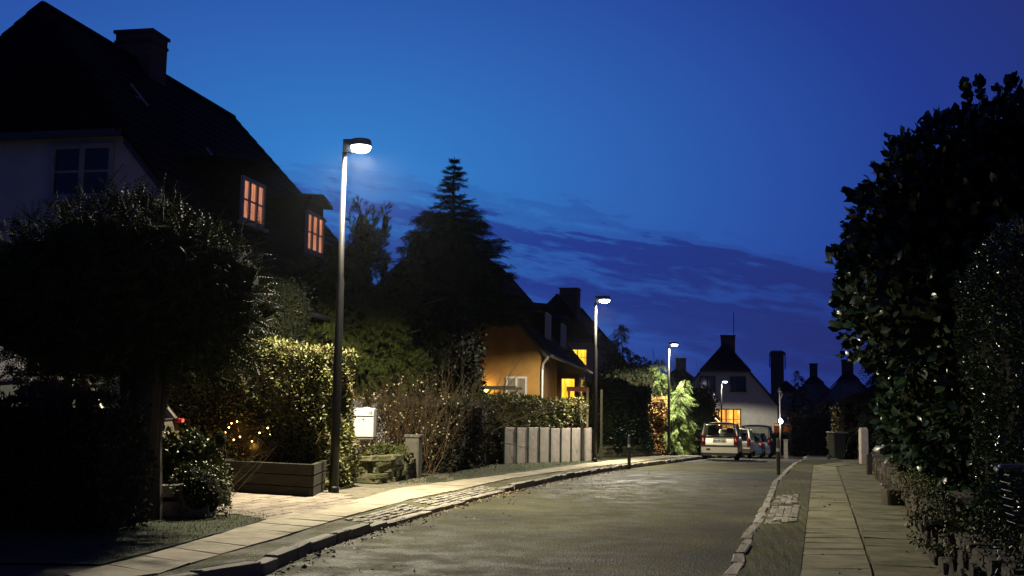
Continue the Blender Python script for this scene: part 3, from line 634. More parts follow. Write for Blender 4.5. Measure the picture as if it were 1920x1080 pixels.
# 3: the pale house behind it
Z3 = G(63)+.05
h3, rf3, sl3, uh3 = house('pale rendered house with tall chimney and one bright yellow upper window', (2.4, 63, Z3), 12.5, 4.6, 11, 9.0, 3.6, 6.4, .9, 'render_pink', 'roof', [(-.05, 1.0, 2.0, 3.1, 7.8, 9.5)])
win(h3, (1.38, 0, 5.42), 1.05, .95, 'front', 2, 2, 'lit_yellow', 'wood_white', .05)
win(h3, (1.4, 0, 2.4), 1.3, 1.2, 'front', 2, 2, 'dark_glass', 'wood_white', .05)
# 4: the white gabled house behind the parked cars
Z4 = G(88)
h4, rf4, sl4, uh4 = house('white gabled house with broad orange lit window beyond the parked cars', (17.2, 90, Z4), 11, 4.4, 10, 8.6, 3.4, 6.3, 1.3, 'render_dim', 'roof_dark', [(-.35, .8, 1.2, 2.2, 7.4, 9.2)])
win(h4, (.05, 0, 2.45), 2.35, 1.7, 'front', 4, 2, 'lit_amber', 'timber', .09)
win(h4, (1.0, 0, 5.3), 1.25, 1.15, 'front', 2, 1, 'dark_glass', 'timber', .08)
win(h4, (-1.4, 0, 5.3), 1.25, 1.15, 'front', 2, 1, 'dark_glass', 'timber', .08)
MB().tube([(.7, 1.6, 9.2), (.7, 1.6, 11.2)], .03, 6).build('aerial', 'metal_dark', h4)
# further houses
h7, rf7, _, _ = house('dark low roofed house left of the white gable, stubby chimney', (15.6, 104, G(104)), 10, 5.2, 9, 7.2, 3.2, 6.0, 1.4, 'render_dark', 'roof_dark', [(-.35, .6, 1, 2, 6.3, 8.0)])
h8, rf8, _, _ = house('dark house with very tall brick chimney behind the sign post', (24.8, 101, G(101)), 12, 3.4, 9, 5.9, 3.0, 5.0, 1.0, 'render_dark', 'roof_dark')
tw = MB(); tw.box((-.75, 1.6, 5.6), (1.15, 1.0, 6.2)); tw.box((-.75, 1.6, 8.5), (1.3, 1.15, .25))
for k in range(5): tw.box((-1.15+k*.2, 1.6, 8.72), (.09, .3, .2+.06*(k % 2)))
tw.tube([(-.05, 1.2, 7.0), (-.05, 1.2, 8.6)], .05, 6); tw.tube([(-1.42, 1.2, 7.2), (-1.42, 1.2, 8.5)], .05, 6)
tw.build('chimney', 'brick', rf8)
h5, rf5, _, _ = house('small dark house with pointed roof and slim chimney, left of the far pair', (28.1, 104, G(104)), 14, 3.1, 8, 6.7, 3.6, 5.9, 1.4, 'render_dark', 'roof_dark', [(-.35, .35, 1.2, 2.0, 5.9, 7.7)], group='far pair of pointed houses')
h6, rf6, _, _ = house('small dark house with pointed roof and thicker chimney, right of the far pair', (30.1, 100, G(100)), 14, 3.4, 8, 7.0, 3.4, 6.1, 1.3, 'render_dark', 'roof_dark', [(-.5, .5, 1.2, 2.2, 6.2, 7.9)], group='far pair of pointed houses')
win(h6, (.6, 0, 4.1), 1.2, .9, 'front', 2, 1, 'dark_glass', 'wood_white', .06)
# garden shed with a flue, its roof hidden by the pines
sh, _, _, _ = house('dark cottage roof behind the pines with thin capped flue pipe', (-7.4, 43, G(43)), 9, 3.2, 7, 6.6, 3.0, 5.4, .9, 'render_dark', 'roof_dark')
fl = MB(); fl.tube([(1.45, 1.4, 5.0), (1.45, 1.4, 8.9)], .10, 10); fl.lathe((1.45, 1.4, 8.9), [(.12, 0), (.22, .05), (.22, .12), (.05, .22)], 12); fl.build('flue_pipe', 'metal_dark', sh)

# ------------------------------------------------------------------ street lamps
M['head_grey'] = mat('lamp_head_grey', (.14, .15, .16), .5, (.18, .19, .20), 12)
M['lens'] = emit('lamp_lens', (.86, .94, 1.), 28.)
def lamp(label, px, D, H, az, watt, base_dz=0., first=None, spot=158):
    x = lat(px, D); z = G(D)+base_dz
    t = thing('street_lamp', label, 'street lamp', (x, D, z), R(az), 'slim street lamps along the left pavement')
    MB().tube([(0, 0, -.1), (0, 0, 1.0), (0, 0, 3.4), (0, 0, 3.5), (0, 0, H-.18)], [.074, .072, .062, .048, .036], 20).lathe((0, 0, -.02), [(.085, 0), (.085, .12), (.075, .15)], 20).build('pole', 'metal_pole', t, True)
    hd = MB(); hd.box((.055, 0, H-.075), (.15, .10, .22)); n = 28; cx = .275
    hd.lathe((cx, 0, H-.085), [(.178, 0), (.172, .06), (.162, .105), (.15, .112), (.05, .114)], n)
    hd.box((.14, 0, H-.02), (.2, .11, .085)); hd.build('lamp_head', 'head_grey', t, False, .008)
    MB().lathe((cx, 0, H-.135), [(.05, -.048), (.10, -.04), (.145, -.012), (.166, .042)], n).build('lens', 'lens', t, True)
    ld = bpy.data.lights.new('lamp_light', 'SPOT'); ld.energy = watt; ld.color = (1., .895, .66); ld.spot_size = R(spot); ld.spot_blend = .22; ld.shadow_soft_size = .10
    lo = bpy.data.objects.new('lamp_light', ld); COL.objects.link(lo); lo.parent = t; lo.location = (cx, 0, H-.205)
    return t
lamp('nearest and tallest looking street lamp, beside the timber planter and white mailbox', 636, D2(636, 925), 5.72, -8, 5800, .08)
lamp('second street lamp, at the end of the pale panel fence', 1118, 34.3, 5.03, -14, 5000, .08)
lamp('third street lamp, beside the bright russet shrub and conifer', 1256, 56, 5.6, -8, 6500, .08)
lamp('farthest and smallest street lamp, behind the parked silver car', 1354, 84, 5.3, -8, 1900, .05)

# ------------------------------------------------------------------ left side furniture
def wd(px, D, h=0.): return (lat(px, D), D, G(D)+h)
mx_, my_, mz_ = wd(690, 22.4, .08)
mbx = thing('mailbox', 'white metal mailbox numbered 10 on two grey posts behind the stone wall', 'mailbox', (mx_, my_, mz_), R(-6))
b_ = MB(); prof = [(-.13, .80), (.13, .80), (.13, 1.29), (.11, 1.35), (.05, 1.375), (-.07, 1.37), (-.13, 1.31)]
k = len(prof); zb = .02
b_.add([(-.205, y, z+zb) for y, z in prof]+[(.205, y, z+zb) for y, z in prof], [tuple(range(k)), tuple(range(2*k-1, k-1, -1))]+[(i, i+k, (i+1) % k+k, (i+1) % k) for i in range(k)])
b_.f = [tuple(reversed(f)) for f in b_.f]; b_.build('box', 'mail_white', mbx, False, .012)
MB().box((0, -.137, 1.02), (.395, .016, .385)).build('door', 'mail_white', mbx, False, .006)
MB().box((0, -.130, 1.298), (.40, .02, .125)).build('flap', 'mail_white', mbx, False, .006)
MB().box((0, -.1355, 1.224), (.40, .008, .012)).build('slot', 'black', mbx)
MB().tube([(0, -.142, 1.17), (0, -.158, 1.17)], .015, 12).build('lock', 'metal_dark', mbx)
MB().lathe((.03, 0, 1.37), [(.09, 0), (.085, .025), (.05, .04)], 16).build('roof_vent', 'mail_white', mbx)
MB().box((0, 0, .80), (.40, .24, .035)).build('bottom_plate', 'metal_grey', mbx)
for s in (-1, 1): MB().box((s*.155, .02, .38), (.045, .045, .86)).build('post', 'galv', mbx)
def text(s, size, m, parent, loc, rot, ext=.003, name='lettering', align='CENTER'):
    cu = bpy.data.curves.new(name, 'FONT'); cu.body = s; cu.size = size; cu.extrude = ext; cu.align_x = align; cu.align_y = 'CENTER'; cu.offset = .002
    o = bpy.data.objects.new(name, cu); COL.objects.link(o); o.parent = parent; o.location = loc; o.rotation_euler = rot; cu.materials.append(M[m]); bpy.context.view_layer.update(); me = bpy.data.meshes.new_from_object(o); o2 = bpy.data.objects.new(name, me); COL.objects.link(o2); o2.parent = parent; o2.location = loc; o2.rotation_euler = rot; bpy.data.objects.remove(o); return o2
text('10', .085, 'black', mbx, (.135, -.143, 1.292), (R(90), 0, 0), .002, 'number')
cx_, cy_, cz_ = wd(782, D2(782, 896), .08)
cab = thing('cable_cabinet', 'slim grey metal cable cabinet standing in the moss beside the dark hedge', 'utility cabinet', (cx_, cy_, cz_), R(-14))
M['cab_grey'] = mat('cabinet_grey', (.10, .09, .07), .6, (.14, .125, .10), 6, c3=(.06, .065, .04), c3scale=4)
MB().box((0, 0, .40), (.29, .24, .84)).build('cabinet_body', 'cab_grey', cab, False, .01)
MB().box((0, -.128, .39), (.25, .015, .74)).build('door', 'cab_grey', cab, False, .004)
MB().box((0, 0, .85), (.33, .28, .06)).build('lid', 'cab_grey', cab, False, .01)
MB().tube([(0, -.14, .85), (0, -.15, .85)], .014, 10).build('lock', 'galv', cab)
MB().box((.05, -.138, .07), (.07, .004, .03)).build('plate', 'galv', cab)
# timber planter with the privet hedge behind
pA = Vector(g2(416, 922)); pB = Vector(g2(583, 933)); pC = Vector(g2(607, 920)); pl = thing('timber_planter', 'long dark timber planter box at the driveway corner under the lit hedge', 'planter', (pB.x, pB.y, .08), 0)
d = (pA-pB); L_ = d.length; ang_ = math.atan2(d.y, d.x); back = pC-pB
def planks(name, a, b, n=3, h=.52, m='timber', par=pl):
    mb = MB(); a = Vector(a); b = Vector(b); c = (a+b)/2; e = b-a
    for k in range(n): mb.box((c.x, c.y, h*(k+.5)/n), (e.length+random.uniform(-.01, .02), .07, h/n-.012), math.atan2(e.y, e.x))
    return mb.build(name, m, par, False, .008)
planks('front_board', (0, 0), (d.x, d.y)); planks('side_board', (0, 0), back); planks('side_board', (d.x, d.y), (d.x+back.x, d.y+back.y)); planks('back_board', (back.x, back.y), (d.x+back.x, d.y+back.y))
q4 = [Vector((0, 0)), d, d+back, back]; c4 = sum(q4, Vector((0, 0)))/4; MB().add([(*(c4+(v_-c4)*.97), .46) for v_ in q4], [(0, 1, 2, 3)]) if 0 else None
sb = MB(); sb.add([(*(c4+(v_-c4)*.97), .46) for v_ in q4], [(0, 1, 2, 3)]); sb.build('soil_fill', 'soil', pl)
o0 = pB+back*.28; hedge('privet_hedge', 'clipped yellow-green privet hedge glowing under the nearest lamp', [(o0.x-.02, o0.y+.1), (o0.x+back.x*1.15, o0.y+back.y*1.15+.1)][::-1] if 0 else [(-2.90, 19.0), (-5.2, 19.7), (-8.6, 20.9)], 1.35, 2.28, 'privet', .05, 1600, 'leaf6', base=.12, wa=.13, up=.15, twigs=520)
# dry stone wall, left
def stonewall(name, label, line, h, th, m, rows, cat='stone wall', sl=(.22, .5), capw=0, top=None):
    x0, y0 = line[0]; z0 = G(y0)+PH-.02; t = MB(); L = rs_(line, 200); tot = [0]
    for a, b in zip(L, L[1:]): tot.append(tot[-1]+(b-a).length)
    for r_ in range(rows):
        s_ = random.uniform(-.2, 0); rh = h/rows
        while s_ < tot[-1]:
            l = random.uniform(*sl); k = min(198, max(0, int(np.searchsorted(tot, s_+l/2))-1)); p = L[k]; d = L[k+1]-L[k]; hh = rh*random.uniform(.75, 1.15)
            t.stone((p.x-x0+random.gauss(0, .02), p.y-y0+random.gauss(0, .02), G(p.y)+PH-z0+rh*(r_+.5)+random.gauss(0, .008)), (l-.015, th*random.uniform(.85, 1.05), hh-.008), math.atan2(d.y, d.x)+random.gauss(0, .05), .2, .12); s_ += l
    for a, b in zip(L[::8], L[8::8]):
        c = (a+b)/2; e_ = b-a; t.box((c.x-x0, c.y-y0, G(c.y)+PH-z0+h*.47), (e_.length+.02, th*.7, h*.94), math.atan2(e_.y, e_.x))
    o = t.build(name, m); o.location = (x0, y0, z0); return tag(o, label, cat)
stonewall('stone_wall', 'low mossy dry stone wall under the mailbox', [g2(600, 903), g2(695, 907), g2(722, 905), g2(764, 896)], .50, .3, 'mossy_stone', 5)
def shrub(name, label, px, D, blobs, dens, l, w, m, tpl='leaf6', base=.1, cat='shrub', group=None, core='core', coreK=.7, **k):
    t = thing(name, label, cat, wd(px, D, base), 0, group); crown('foliage', blobs, dens, l, w, m, t, tpl, **k)
    if core: put(blobcore(blobs, coreK), 'inner_core', core, t)
    return t
shrub('trailing_plant', 'leafy trailing plant spilling over the mossy wall beside the cabinet', 742, 22.0, [((0, 0, .5), (.34, .22, .15)), ((-.3, -.1, .5), (.2, .16, .08))], 6000, .06, .025, 'shrub', coreK=.5)
# planted kerb stones and shrub at the near corner of the drive
shrub('evergreen_shrub', 'bushy evergreen shrub with variegated leaves at the near corner of the driveway', 372, 14.6, [((0, 0, .72), (.40, .4, .36)), ((.15, -.1, .45), (.36, .35, .38)), ((-.25, 0, .5), (.35, .3, .45)), ((.36, 0, .95), (.12, .18, .16)), ((-.36, -.1, .85), (.2, .2, .25))], 2600, .06, .04, 'shrub', coreK=.6, spread=1.0)
shrub('evergreen_shrub', 'small dark clipped bush leaning on the stone blocks at the driveway corner', 392, 13.9, [((0, 0, .32), (.32, .3, .36))], 5200, .035, .022, 'shrub', coreK=.8)
stonewall('stone_wall', 'low row of worn stone blocks under the driveway corner shrub', [(lat(318, 13.9), 13.9), (lat(395, 13.9), 13.9)], .40, .3, 'granite', 2, sl=(.25, .4))
mb = MB(); mb.stone((0, 0, .16), (.2, .2, .40), .2, .1, .15); tag(mb.build('boundary_stone', 'granite'), 'short square boundary stone where the driveway meets the grass', 'boundary stone').location = wd(432, 15.4, .08)
mb = MB(); 
for _ in range(16):
    branchy(mb, Vector((random.uniform(-.2, .3), random.uniform(-.1, .1), .0)), Vector((random.gauss(.3, .4), random.gauss(0, .3), 1)), .55, .006, 1, .4, .1, 3, .5, (1, 3))
t = thing('twiggy_shrub', 'bare reddish twigs reaching over the driveway corner', 'shrub', wd(410, 14.8, .3)); mb.build('stems', 'twig', t)

# ------------------------------------------------------------------ left trees and hedges
hedge('dark_hedge', 'black unlit hedge at the lower left under the yew', [(-4.15, 12.3), (-6.5, 12.6), (-10, 13.0)], 1.0, 1.42, 'beech_dark', .05, 700, 'leaf6', base=.08, wa=.1)
yw = thing('yew_tree', 'round crowned dark yew tree standing by the driveway', 'tree', (-4.35, 13.4, .1))
ybl = [((-.55, .3, 2.75), (1.3, 1.3, 1.05)), ((.35, .4, 2.6), (1.05, 1.1, .95)), ((-1.05, .2, 2.45), (1.1, 1.1, .85)), ((.05, 0, 2.85), (1.0, 1.0, .85)), ((-.1, .2, 2.2), (1.1, 1.1, .6)), ((.75, .2, 2.75), (.6, .7, .65)), ((-1.2, 0, 2.75), (.75, .8, .7))]
crown('crown', ybl, 400, .30, .28, 'yew', yw, 'yew', up=.25, spread=1.1, smin=.4, smax=1.3)
yo = [((-.6, .2, 2.9), (1.35, 1.3, 1.15)), ((.45, .2, 2.7), (1.15, 1.1, 1.05)), ((-1.2, .1, 2.6), (1.15, 1.1, .95))]
crown('shoots', yo, 7, .36, .2, 'yew', yw, 'yew', up=.25, spread=.9, inner=.97)
put(blobcore(ybl, .82), 'inner_core', 'core', yw)  # solid dark core added inside the crown, sized to block lamplight
tr = MB(); tr.tube([(0, 0, -.2), (.02, 0, .8), (.05, .02, 1.6), (0, .05, 2.3)], [.24, .2, .17, .15], 14)
tr.tube([(-.2, .05, -.1), (-.16, .1, .9), (-.3, .1, 2.3)], [.14, .12, .1], 10); tr.tube([(.16, .05, 0), (.14, 0, 1.), (.3, .1, 2.2)], [.1, .085, .07], 10); tr.build('trunk', 'bark', yw)
def tree(name, label, px, D, blobs, dens, l, w, m, tpl, trunk, coreK=.7, core='core', base=.05, group=None, cat='tree', **k):
    t = thing(name, label, cat, wd(px, D, base), 0, group); crown('crown', blobs, dens, l, w, m, t, tpl, **k)
    if core: put(blobcore(blobs, coreK), 'inner_core', core, t)
    h, r_ = trunk; tb = MB(); tb.tube([(0, 0, -.3), (.04, 0, h*.4), (-.03, .02, h*.8), (0, 0, h)], [r_, r_*.8, r_*.5, r_*.3], 10)
    for _ in range(6): z = random.uniform(.3, .85)*h; th = random.uniform(0, 6.28); tb.tube([(0, 0, z), (math.cos(th)*.8, math.sin(th)*.8, z+.35), (math.cos(th)*1.3, math.sin(th)*1.3, z+.5)], [r_*.35, r_*.2, r_*.1], 6)
    tb.build('trunk', 'bark', t); return t
GP = 'pines behind the mossy wall'
def pineblobs(H, Wd, n, zlo, seed):
    rr = random.Random(seed); out = []
    for i in range(n):
        f = rr.random(); z = zlo+(H-zlo)*f; w = Wd*(1-.72*f); th = rr.uniform(0, 6.28); d = rr.uniform(.25, 1)*w
        s = rr.uniform(.35, .62)*(1.1-.45*f); out.append(((math.cos(th)*d, math.sin(th)*d*.8, z), (s*1.15, s, s*.75)))
    return out
tree('pine_tree', 'pine with lamplit yellow-green needles above the mailbox', 690, 27, pineblobs(3.9, 1.3, 26, 2.0, 3)+[((-.2, -.3, 3.6), (.5, .5, .5))], 300, .20, .20, 'pine', 'tuft', (4.2, .13), .55, group=GP, up=.5)
tree('pine_tree', 'dense pine between the lamp pole and the big house, lower half lamplit', 575, 26, pineblobs(4.6, 1.9, 42, 1.6, 5), 240, .20, .20, 'pine', 'tuft', (4.4, .15), .6, group=GP, up=.5)
tree('pine_tree', 'dark pine with candle-like shoots against the sky right of the nearest lamp pole', 688, 31, pineblobs(6.3, 1.3, 30, 2.6, 8)+[((-.2, 0, 6.5), (.3, .3, .75)), ((.4, 0, 6.6), (.15, .15, .6)), ((-.05, 0, 5.8), (.6, .5, .6))], 240, .22, .22, 'pine', 'tuft', (6.4, .14), .6, group=GP, up=.9)
tree('pine_tree', 'lower dark pine filling the gap between the candle-like pine and the spruce', 755, 32, pineblobs(5.4, 1.5, 36, 1.8, 12)+[((.2, 0, 5.9), (.2, .2, .7)), ((-.6, 0, 5.6), (.16, .16, .5))], 240, .22, .22, 'pine', 'tuft', (5.4, .14), .6, group=GP, up=.9)
tree('pine_tree', 'shadowy pine leaning against the second dormer of the big house', 622, 30, pineblobs(5.6, 1.1, 30, 2.2, 15), 260, .2, .2, 'pine', 'tuft', (5.5, .14), .6, group=GP, up=.6)
tree('evergreen_tree', 'black broad evergreen below the spruce, behind the bare branches', 822, 33, [((-.1, 0, 3.0), (1.5, 1.2, 2.1)), ((.5, .3, 2.4), (.9, 1.0, 1.5)), ((-1.3, 0, 3.2), (1.2, 1.0, 1.6)), ((0, .3, 4.3), (1.0, 1, .9))], 420, .14, .1, 'spruce', 'leaf6', (3.2, .2), .85)
tree('evergreen_tree', 'shadowy evergreen rising behind the left end of the lit privet hedge', 478, 23.0, [((0, 0, 2.6), (1.1, .7, 1.8)), ((-1.3, .1, 2.5), (1.2, .7, 1.8)), ((.5, .2, 3.3), (.7, .6, .9)), ((-2.6, .3, 2.2), (1.2, .7, 1.6))], 1100, .06, .04, 'spruce', 'leaf6', (2.6, .12), .85)
tree('pine_tree', 'dark pine mass just left of the spruce, filling up to the roof behind', 800, 34.5, pineblobs(6.2, 1.5, 44, 2.4, 22)+[((.9, .2, 6.1), (.7, .6, .8)), ((-.2, 0, 6.6), (.2, .2, .6))], 260, .22, .22, 'spruce', 'tuft', (6.0, .14), .7, group=GP, up=.8)
# spruce: whorls of drooping branches
sp = thing('spruce_tree', 'tall dark conical spruce against the blue sky', 'tree', wd(846, 37, .0)); P_, N_ = [], []; stem = MB(); HS = 10.1
stem.tube([(0, 0, -.2), (0, 0, HS*.6), (0, 0, HS)], [.2, .11, .015], 8); z = HS-.12; rr = random.Random(4)
while z > 4.9:
    f = (HS-z)/HS; Rr = min(.05+f*5.6, 3.1)*rr.uniform(.85, 1.1); nb = int(8+f*18)
    for b in range(nb):
        th = rr.uniform(0, 6.28); L_ = Rr*rr.uniform(.72, 1.12); p0 = Vector((0, 0, z)); pts = []
        for i in range(6):
            u_ = i/5; q = Vector((math.cos(th)*L_*u_, math.sin(th)*L_*u_, z-L_*.30*u_+L_*.16*u_*u_*(1.6 if f < .3 else 1))); pts.append(q)
        stem.tube(pts, [.022*(1-.7*i/5)+.004 for i in range(6)], 3, False)
        ns = int(8+L_*20)
        for i in range(ns):
            u_ = (i+.6)/ns; k = min(4, int(u_*5)); q = pts[k].lerp(pts[k+1], u_*5-k); sd = 1 if i % 2 else -1; w = L_*.26*(1.1-u_)
            t_ = Vector((-math.sin(th), math.cos(th), 0)); P_.append(q+t_*sd*w*rr.random()+Vector((0, 0, rr.uniform(-.06, .02)))); n_ = (Vector((math.cos(th), math.sin(th), -.15))+t_*sd*.75); N_.append(n_.normalized())
    z -= rr.uniform(.17, .26)
tp_ = [i for i, p in enumerate(P_) if p.z > HS-1.9]; lw_ = [i for i, p in enumerate(P_) if p.z <= HS-1.9]
leaves('crown', [P_[i] for i in lw_], [N_[i] for i in lw_], .28, .27, 'spruce', sp, 'spruce', spread=.25, up=-.05); leaves('crown_tip', [P_[i] for i in tp_], [N_[i] for i in tp_], .15, .13, 'spruce', sp, 'spruce', spread=.3, up=.15); stem.build('trunk', 'bark', sp)
# winter shrub with pale berries, bare spreading tree
ws = thing('winter_shrub', 'twiggy brown winter shrub dotted with pale berries behind the mailbox', 'shrub', wd(750, 24.6, .1)); mb = MB(); ends = []
for _ in range(95):
    a = Vector((random.uniform(-1.15, .85), random.uniform(-.4, .4), 0)); branchy(mb, a, Vector((random.gauss(a.x*.25, .42), random.gauss(0, .35), 1)), random.uniform(.8, 1.25), .012, 2, .38, .1, 3, .5, (1, 3), 4)
mb.build('stems', 'twig', ws)
wb = [((-.75, 0, .9), (.75, .5, .75)), ((.3, 0, 1.15), (1.0, .6, .95)), ((-.1, 0, .7), (1.2, .55, .65))]
crown('leaves', wb, 420, .05, .03, 'russet', ws, 'leaf6', inner=.3) if 0 else crown('leaves', wb, 420, .05, .03, 'privet_brown', ws, 'leaf6')
tag(crown('berries', wb, 70, .042, .042, 'berry', ws, 'leaf6'), kind='stuff')
bm0 = MB().lathe((0, 0, -.014), [(.008, 0), (.017, .008), (.017, .02), (.008, .028)], 6).build('berry', 'berry', ws)
for i_ in range(100):
    c_, r3 = random.choice(wb); dd = Vector((random.gauss(0, 1), -abs(random.gauss(.4, 1)), random.gauss(.2, 1))).normalized(); bb = bm0 if i_ == 0 else bm0.copy()
    if i_: COL.objects.link(bb)
    bb.parent = ws; bb.location = (c_[0]+dd.x*r3[0]*1.02, c_[1]+dd.y*r3[1]*1.02, c_[2]+dd.z*r3[2]*1.02)
bt = thing('bare_tree', 'leafless small tree with pale crooked branches lit from the left', 'tree', wd(838, 29, .1)); mb = MB()
for a, d in (((0, 0, 0), (.35, 0, 1)), ((.05, 0, .1), (-.25, .1, 1)), ((0, 0, .1), (.8, -.1, .9)), ((0, .05, .1), (.05, .2, 1)), ((0, 0, 0), (-.6, 0, .9)), ((0.1, 0, 0), (.55, .1, .9))):
    branchy(mb, Vector(a), Vector(d), 1.55, .045, 4, .42, .05, 4, .5, (2, 3), 5)
mb.build('branches', 'bark_pale', bt)
hedge('dark_hedge', 'dark brown hedge between the grey cabinet and the panel fence', [(-1.9, 24.6), (-1.5, 26.9), (-1.0, 29.0)], 1.1, 1.55, 'beech_dark', .06, 750, 'leaf6', base=.08, wa=.14, twigs=300)
# panel fence with hedge behind
f0 = Vector(g2(982, 872))+Vector((-.55, .25)); f1 = Vector(g2(1141, 865.5))+Vector((-.55, .25)); pf = thing('panel_fence', 'pale concrete panel fence with thin green posts', 'fence', (f0.x, f0.y, G(f0.y)+.08)); e = f1-f0; az_ = math.atan2(e.y, e.x); NP = 8
stops_ = [0, .20, .375, .525, .66, .775, .885, .945, 1]; stops_ = [i/NP for i in range(NP+1)]
for i in range(NP):
    a = e*stops_[i]; b = e*stops_[i+1]; c = (a+b)/2; zc = G((f0+c).y)-G(f0.y); MB().box((c.x, c.y, zc+.49+random.uniform(-.01, .01)), ((b-a).length-.05, .05, 1.04), az_).build('panel', 'concrete', pf, False, .006)
for i in range(NP+1):
    a = e*stops_[i]; zc = G((f0+a).y)-G(f0.y); MB().box((a.x, a.y-.02, zc+.50), (.05, .07, 1.10), az_).build('post', 'post_green' if i < NP else 'concrete', pf)
nv = Vector((-e.y, e.x)).normalized()
a0 = f0+nv*.8-e*.12; a1 = f1+nv*.8; hedge('clipped_hedge', 'clipped hedge rising behind the pale panel fence', [tuple(a0), tuple(f0+nv*.8+e*.45), tuple(a1)], 1.2, 1.85, 'privet', .06, 950, 'leaf6', base=.05, wa=.09, twigs=200)
# pergola and gate frame in front of the yellow house
pg = thing('pergola', 'dark timber pergola beams with braces beside the yellow gable wall', 'pergola', wd(935, 38.2, 0)); PH2 = 2.42
MB().box((0, 0, PH2), (1.7, .10, .09)).box((-.1, .5, PH2+.05), (1.5, .08, .08)).build('beam', 'timber', pg)
for x in (-.65, .25): MB().box((x, .02, PH2/2-.05), (.10, .10, PH2)).tube([(x, 0, PH2-.55), (x+.45, 0, PH2-.05)], .04, 6).build('post', 'timber', pg)
M['red_wood'] = mat('red_painted_wood', (.30, .06, .03), .6, (.38, .09, .04), 5)
gt = thing('garden_gate_frame', 'red beam on pale posts in front of the lit ground floor windows', 'gate frame', wd(1086, 43.5, 0), R(8))
MB().box((0, 0, 2.66), (.86, .09, .17)).build('beam', 'red_wood', gt)
for s, m_ in ((-.36, 'red_wood'), (.36, 'timber_light')): MB().box((s, -.06, 1.3), (.08, .10, 2.8)).build('post', m_, gt)
bs = MB().box((0, 0, 1.2), (.075, .075, 2.4)); tag(bs.build('timber_stake', 'timber', None, False, .01), 'thin upright pale timber stake beside the second lamp', 'stake').location = wd(1130, 37.5, 0)
def bollard(label, px, D, h, r_=.047):
    t = thing('bollard', label, 'bollard', wd(px, D, 0), 0, 'timber bollards at the narrowing')
    MB().lathe((0, 0, -.05), [(r_, 0), (r_, h-.28)], 12).build('post', 'timber', t)
    MB().lathe((0, 0, h-.33), [(r_+.004, 0), (r_+.004, .08)], 12).build('reflector_band', 'galv', t)
    MB().lathe((0, 0, h-.25), [(r_, 0), (r_, .2), (r_*.7, .25), (r_*.2, .27)], 12).build('cap', 'metal_dark', t); return t
bollard('bollard with pale cap at the left kerb tip before the side opening', 1182, 31.5, .92); bollard('bollard standing by the right kerb under the bright small lantern', 1459, 28.7, .92)

# ------------------------------------------------------------------ planting round the third lamp
hedge('laurel_hedge', 'dark green leafy hedge on a low wall behind the timber stake', [(lat(1120, 46), 45.0), (lat(1192, 49), 48.2)], 1.3, 2.65, 'laurel', .11, 420, 'leaf6', base=.3, wa=.14)
stonewall('stone_wall', 'low mossy garden wall under the dark leafy hedge behind the stake', [(lat(1130, 45), 44.3), (lat(1225, 48), 48.2)], .42, .3, 'mossy_stone', 3, sl=(.5, 1.2))
hedge('russet_hedge', 'tall narrow russet beech hedge glowing under the third lamp', [(lat(1230, 57), 57.0), (lat(1240, 59), 59.0)], .95, 2.75, 'russet', .085, 800, 'leaf6', base=.1, wa=.14)
def drooper(name, label, px, D, H, Rb, m, seed, tilt=(0, 0), whorl=.17, zlo=.4, sprayl=.42, dens=5):
    """cypress or spruce with drooping flattened sprays"""
    t = thing(name, label, 'tree', wd(px, D, .05)); rr = random.Random(seed); st = MB(); P_, N_ = [], []
    ax = lambda z: Vector((tilt[0]*(z/H)**2, tilt[1]*(z/H)**2, z)); st.tube([ax(H*i/6) for i in range(7)], [.09*(1-i/6.6)+.01 for i in range(7)], 7)
    z = H-.05
    while z > zlo:
        f = (H-z)/H; Rr = (.08+Rb*min(1, f*1.5))*rr.uniform(.75, 1.15)
        for b in range(int(3+f*7)):
            th = rr.uniform(0, 6.28); L_ = Rr*rr.uniform(.6, 1.15); o_ = ax(z); pts = [o_+Vector((math.cos(th)*L_*u_, math.sin(th)*L_*u_, L_*(.35*u_-.62*u_*u_))) for u_ in (0, .3, .6, .85, 1)]
            st.tube(pts, [.012, .01, .008, .006, .004], 3, False)
            for i in range(max(3, int(L_*dens*2))):
                u_ = rr.uniform(.15, 1); k = min(3, int(u_*4)); q = pts[k].lerp(pts[k+1], u_*4-k); P_.append(q+Vector((rr.gauss(0, .06), rr.gauss(0, .06), rr.gauss(0, .03)))); N_.append(Vector((math.cos(th)*.8, math.sin(th)*.8, -.45)).normalized())
        z -= whorl*rr.uniform(.7, 1.2)
    leaves('crown', P_, N_, sprayl, sprayl*.8, m, t, 'cypress', spread=.3, up=-.1); st.build('trunk', 'bark', t); return t
drooper('weeping_conifer', 'pale green weeping conifer left of the third lamp pole', 1240, 59.5, 5.1, .80, 'cypress', 3, (-.1, 0))
drooper('weeping_conifer', 'bright weeping conifer leaning right beside the third lamp pole', 1266, 57.6, 3.9, .8, 'cypress', 9, (.55, 0))
drooper('conifer', 'dim green conifer behind the dark leafy hedge', 1205, 61, 4.9, 1.5, 'pine', 5, (0, 0))
drooper('conifer', 'black ragged conifer top against the sky right of the second lamp', 1180, 62, 7.2, 1.9, 'spruce', 6, (-.5, 0), .28, 1.2, .5, 6)
tree('evergreen_tree', 'broad black evergreen filling the gap right of the pale house', 1165, 60, [((0, 0, 2.6), (1.9, 1.5, 2.6)), ((1.2, 0, 3.4), (1.3, 1.2, 1.7)), ((2.2, 1, 2.2), (1.4, 1.2, 2.2))], 260, .16, .12, 'spruce', 'leaf6', (4, .2), .85)
tree('evergreen_tree', 'deep green shrubby tree beside the parked silver car', 1292, 67, [((0, 0, 1.4), (.9, .9, 1.5)), ((.9, .6, 1.6), (1.0, 1.0, 1.7)), ((-.4, -.2, .8), (.7, .7, .9))], 480, .14, .10, 'spruce', 'leaf6', (2, .12), .85)
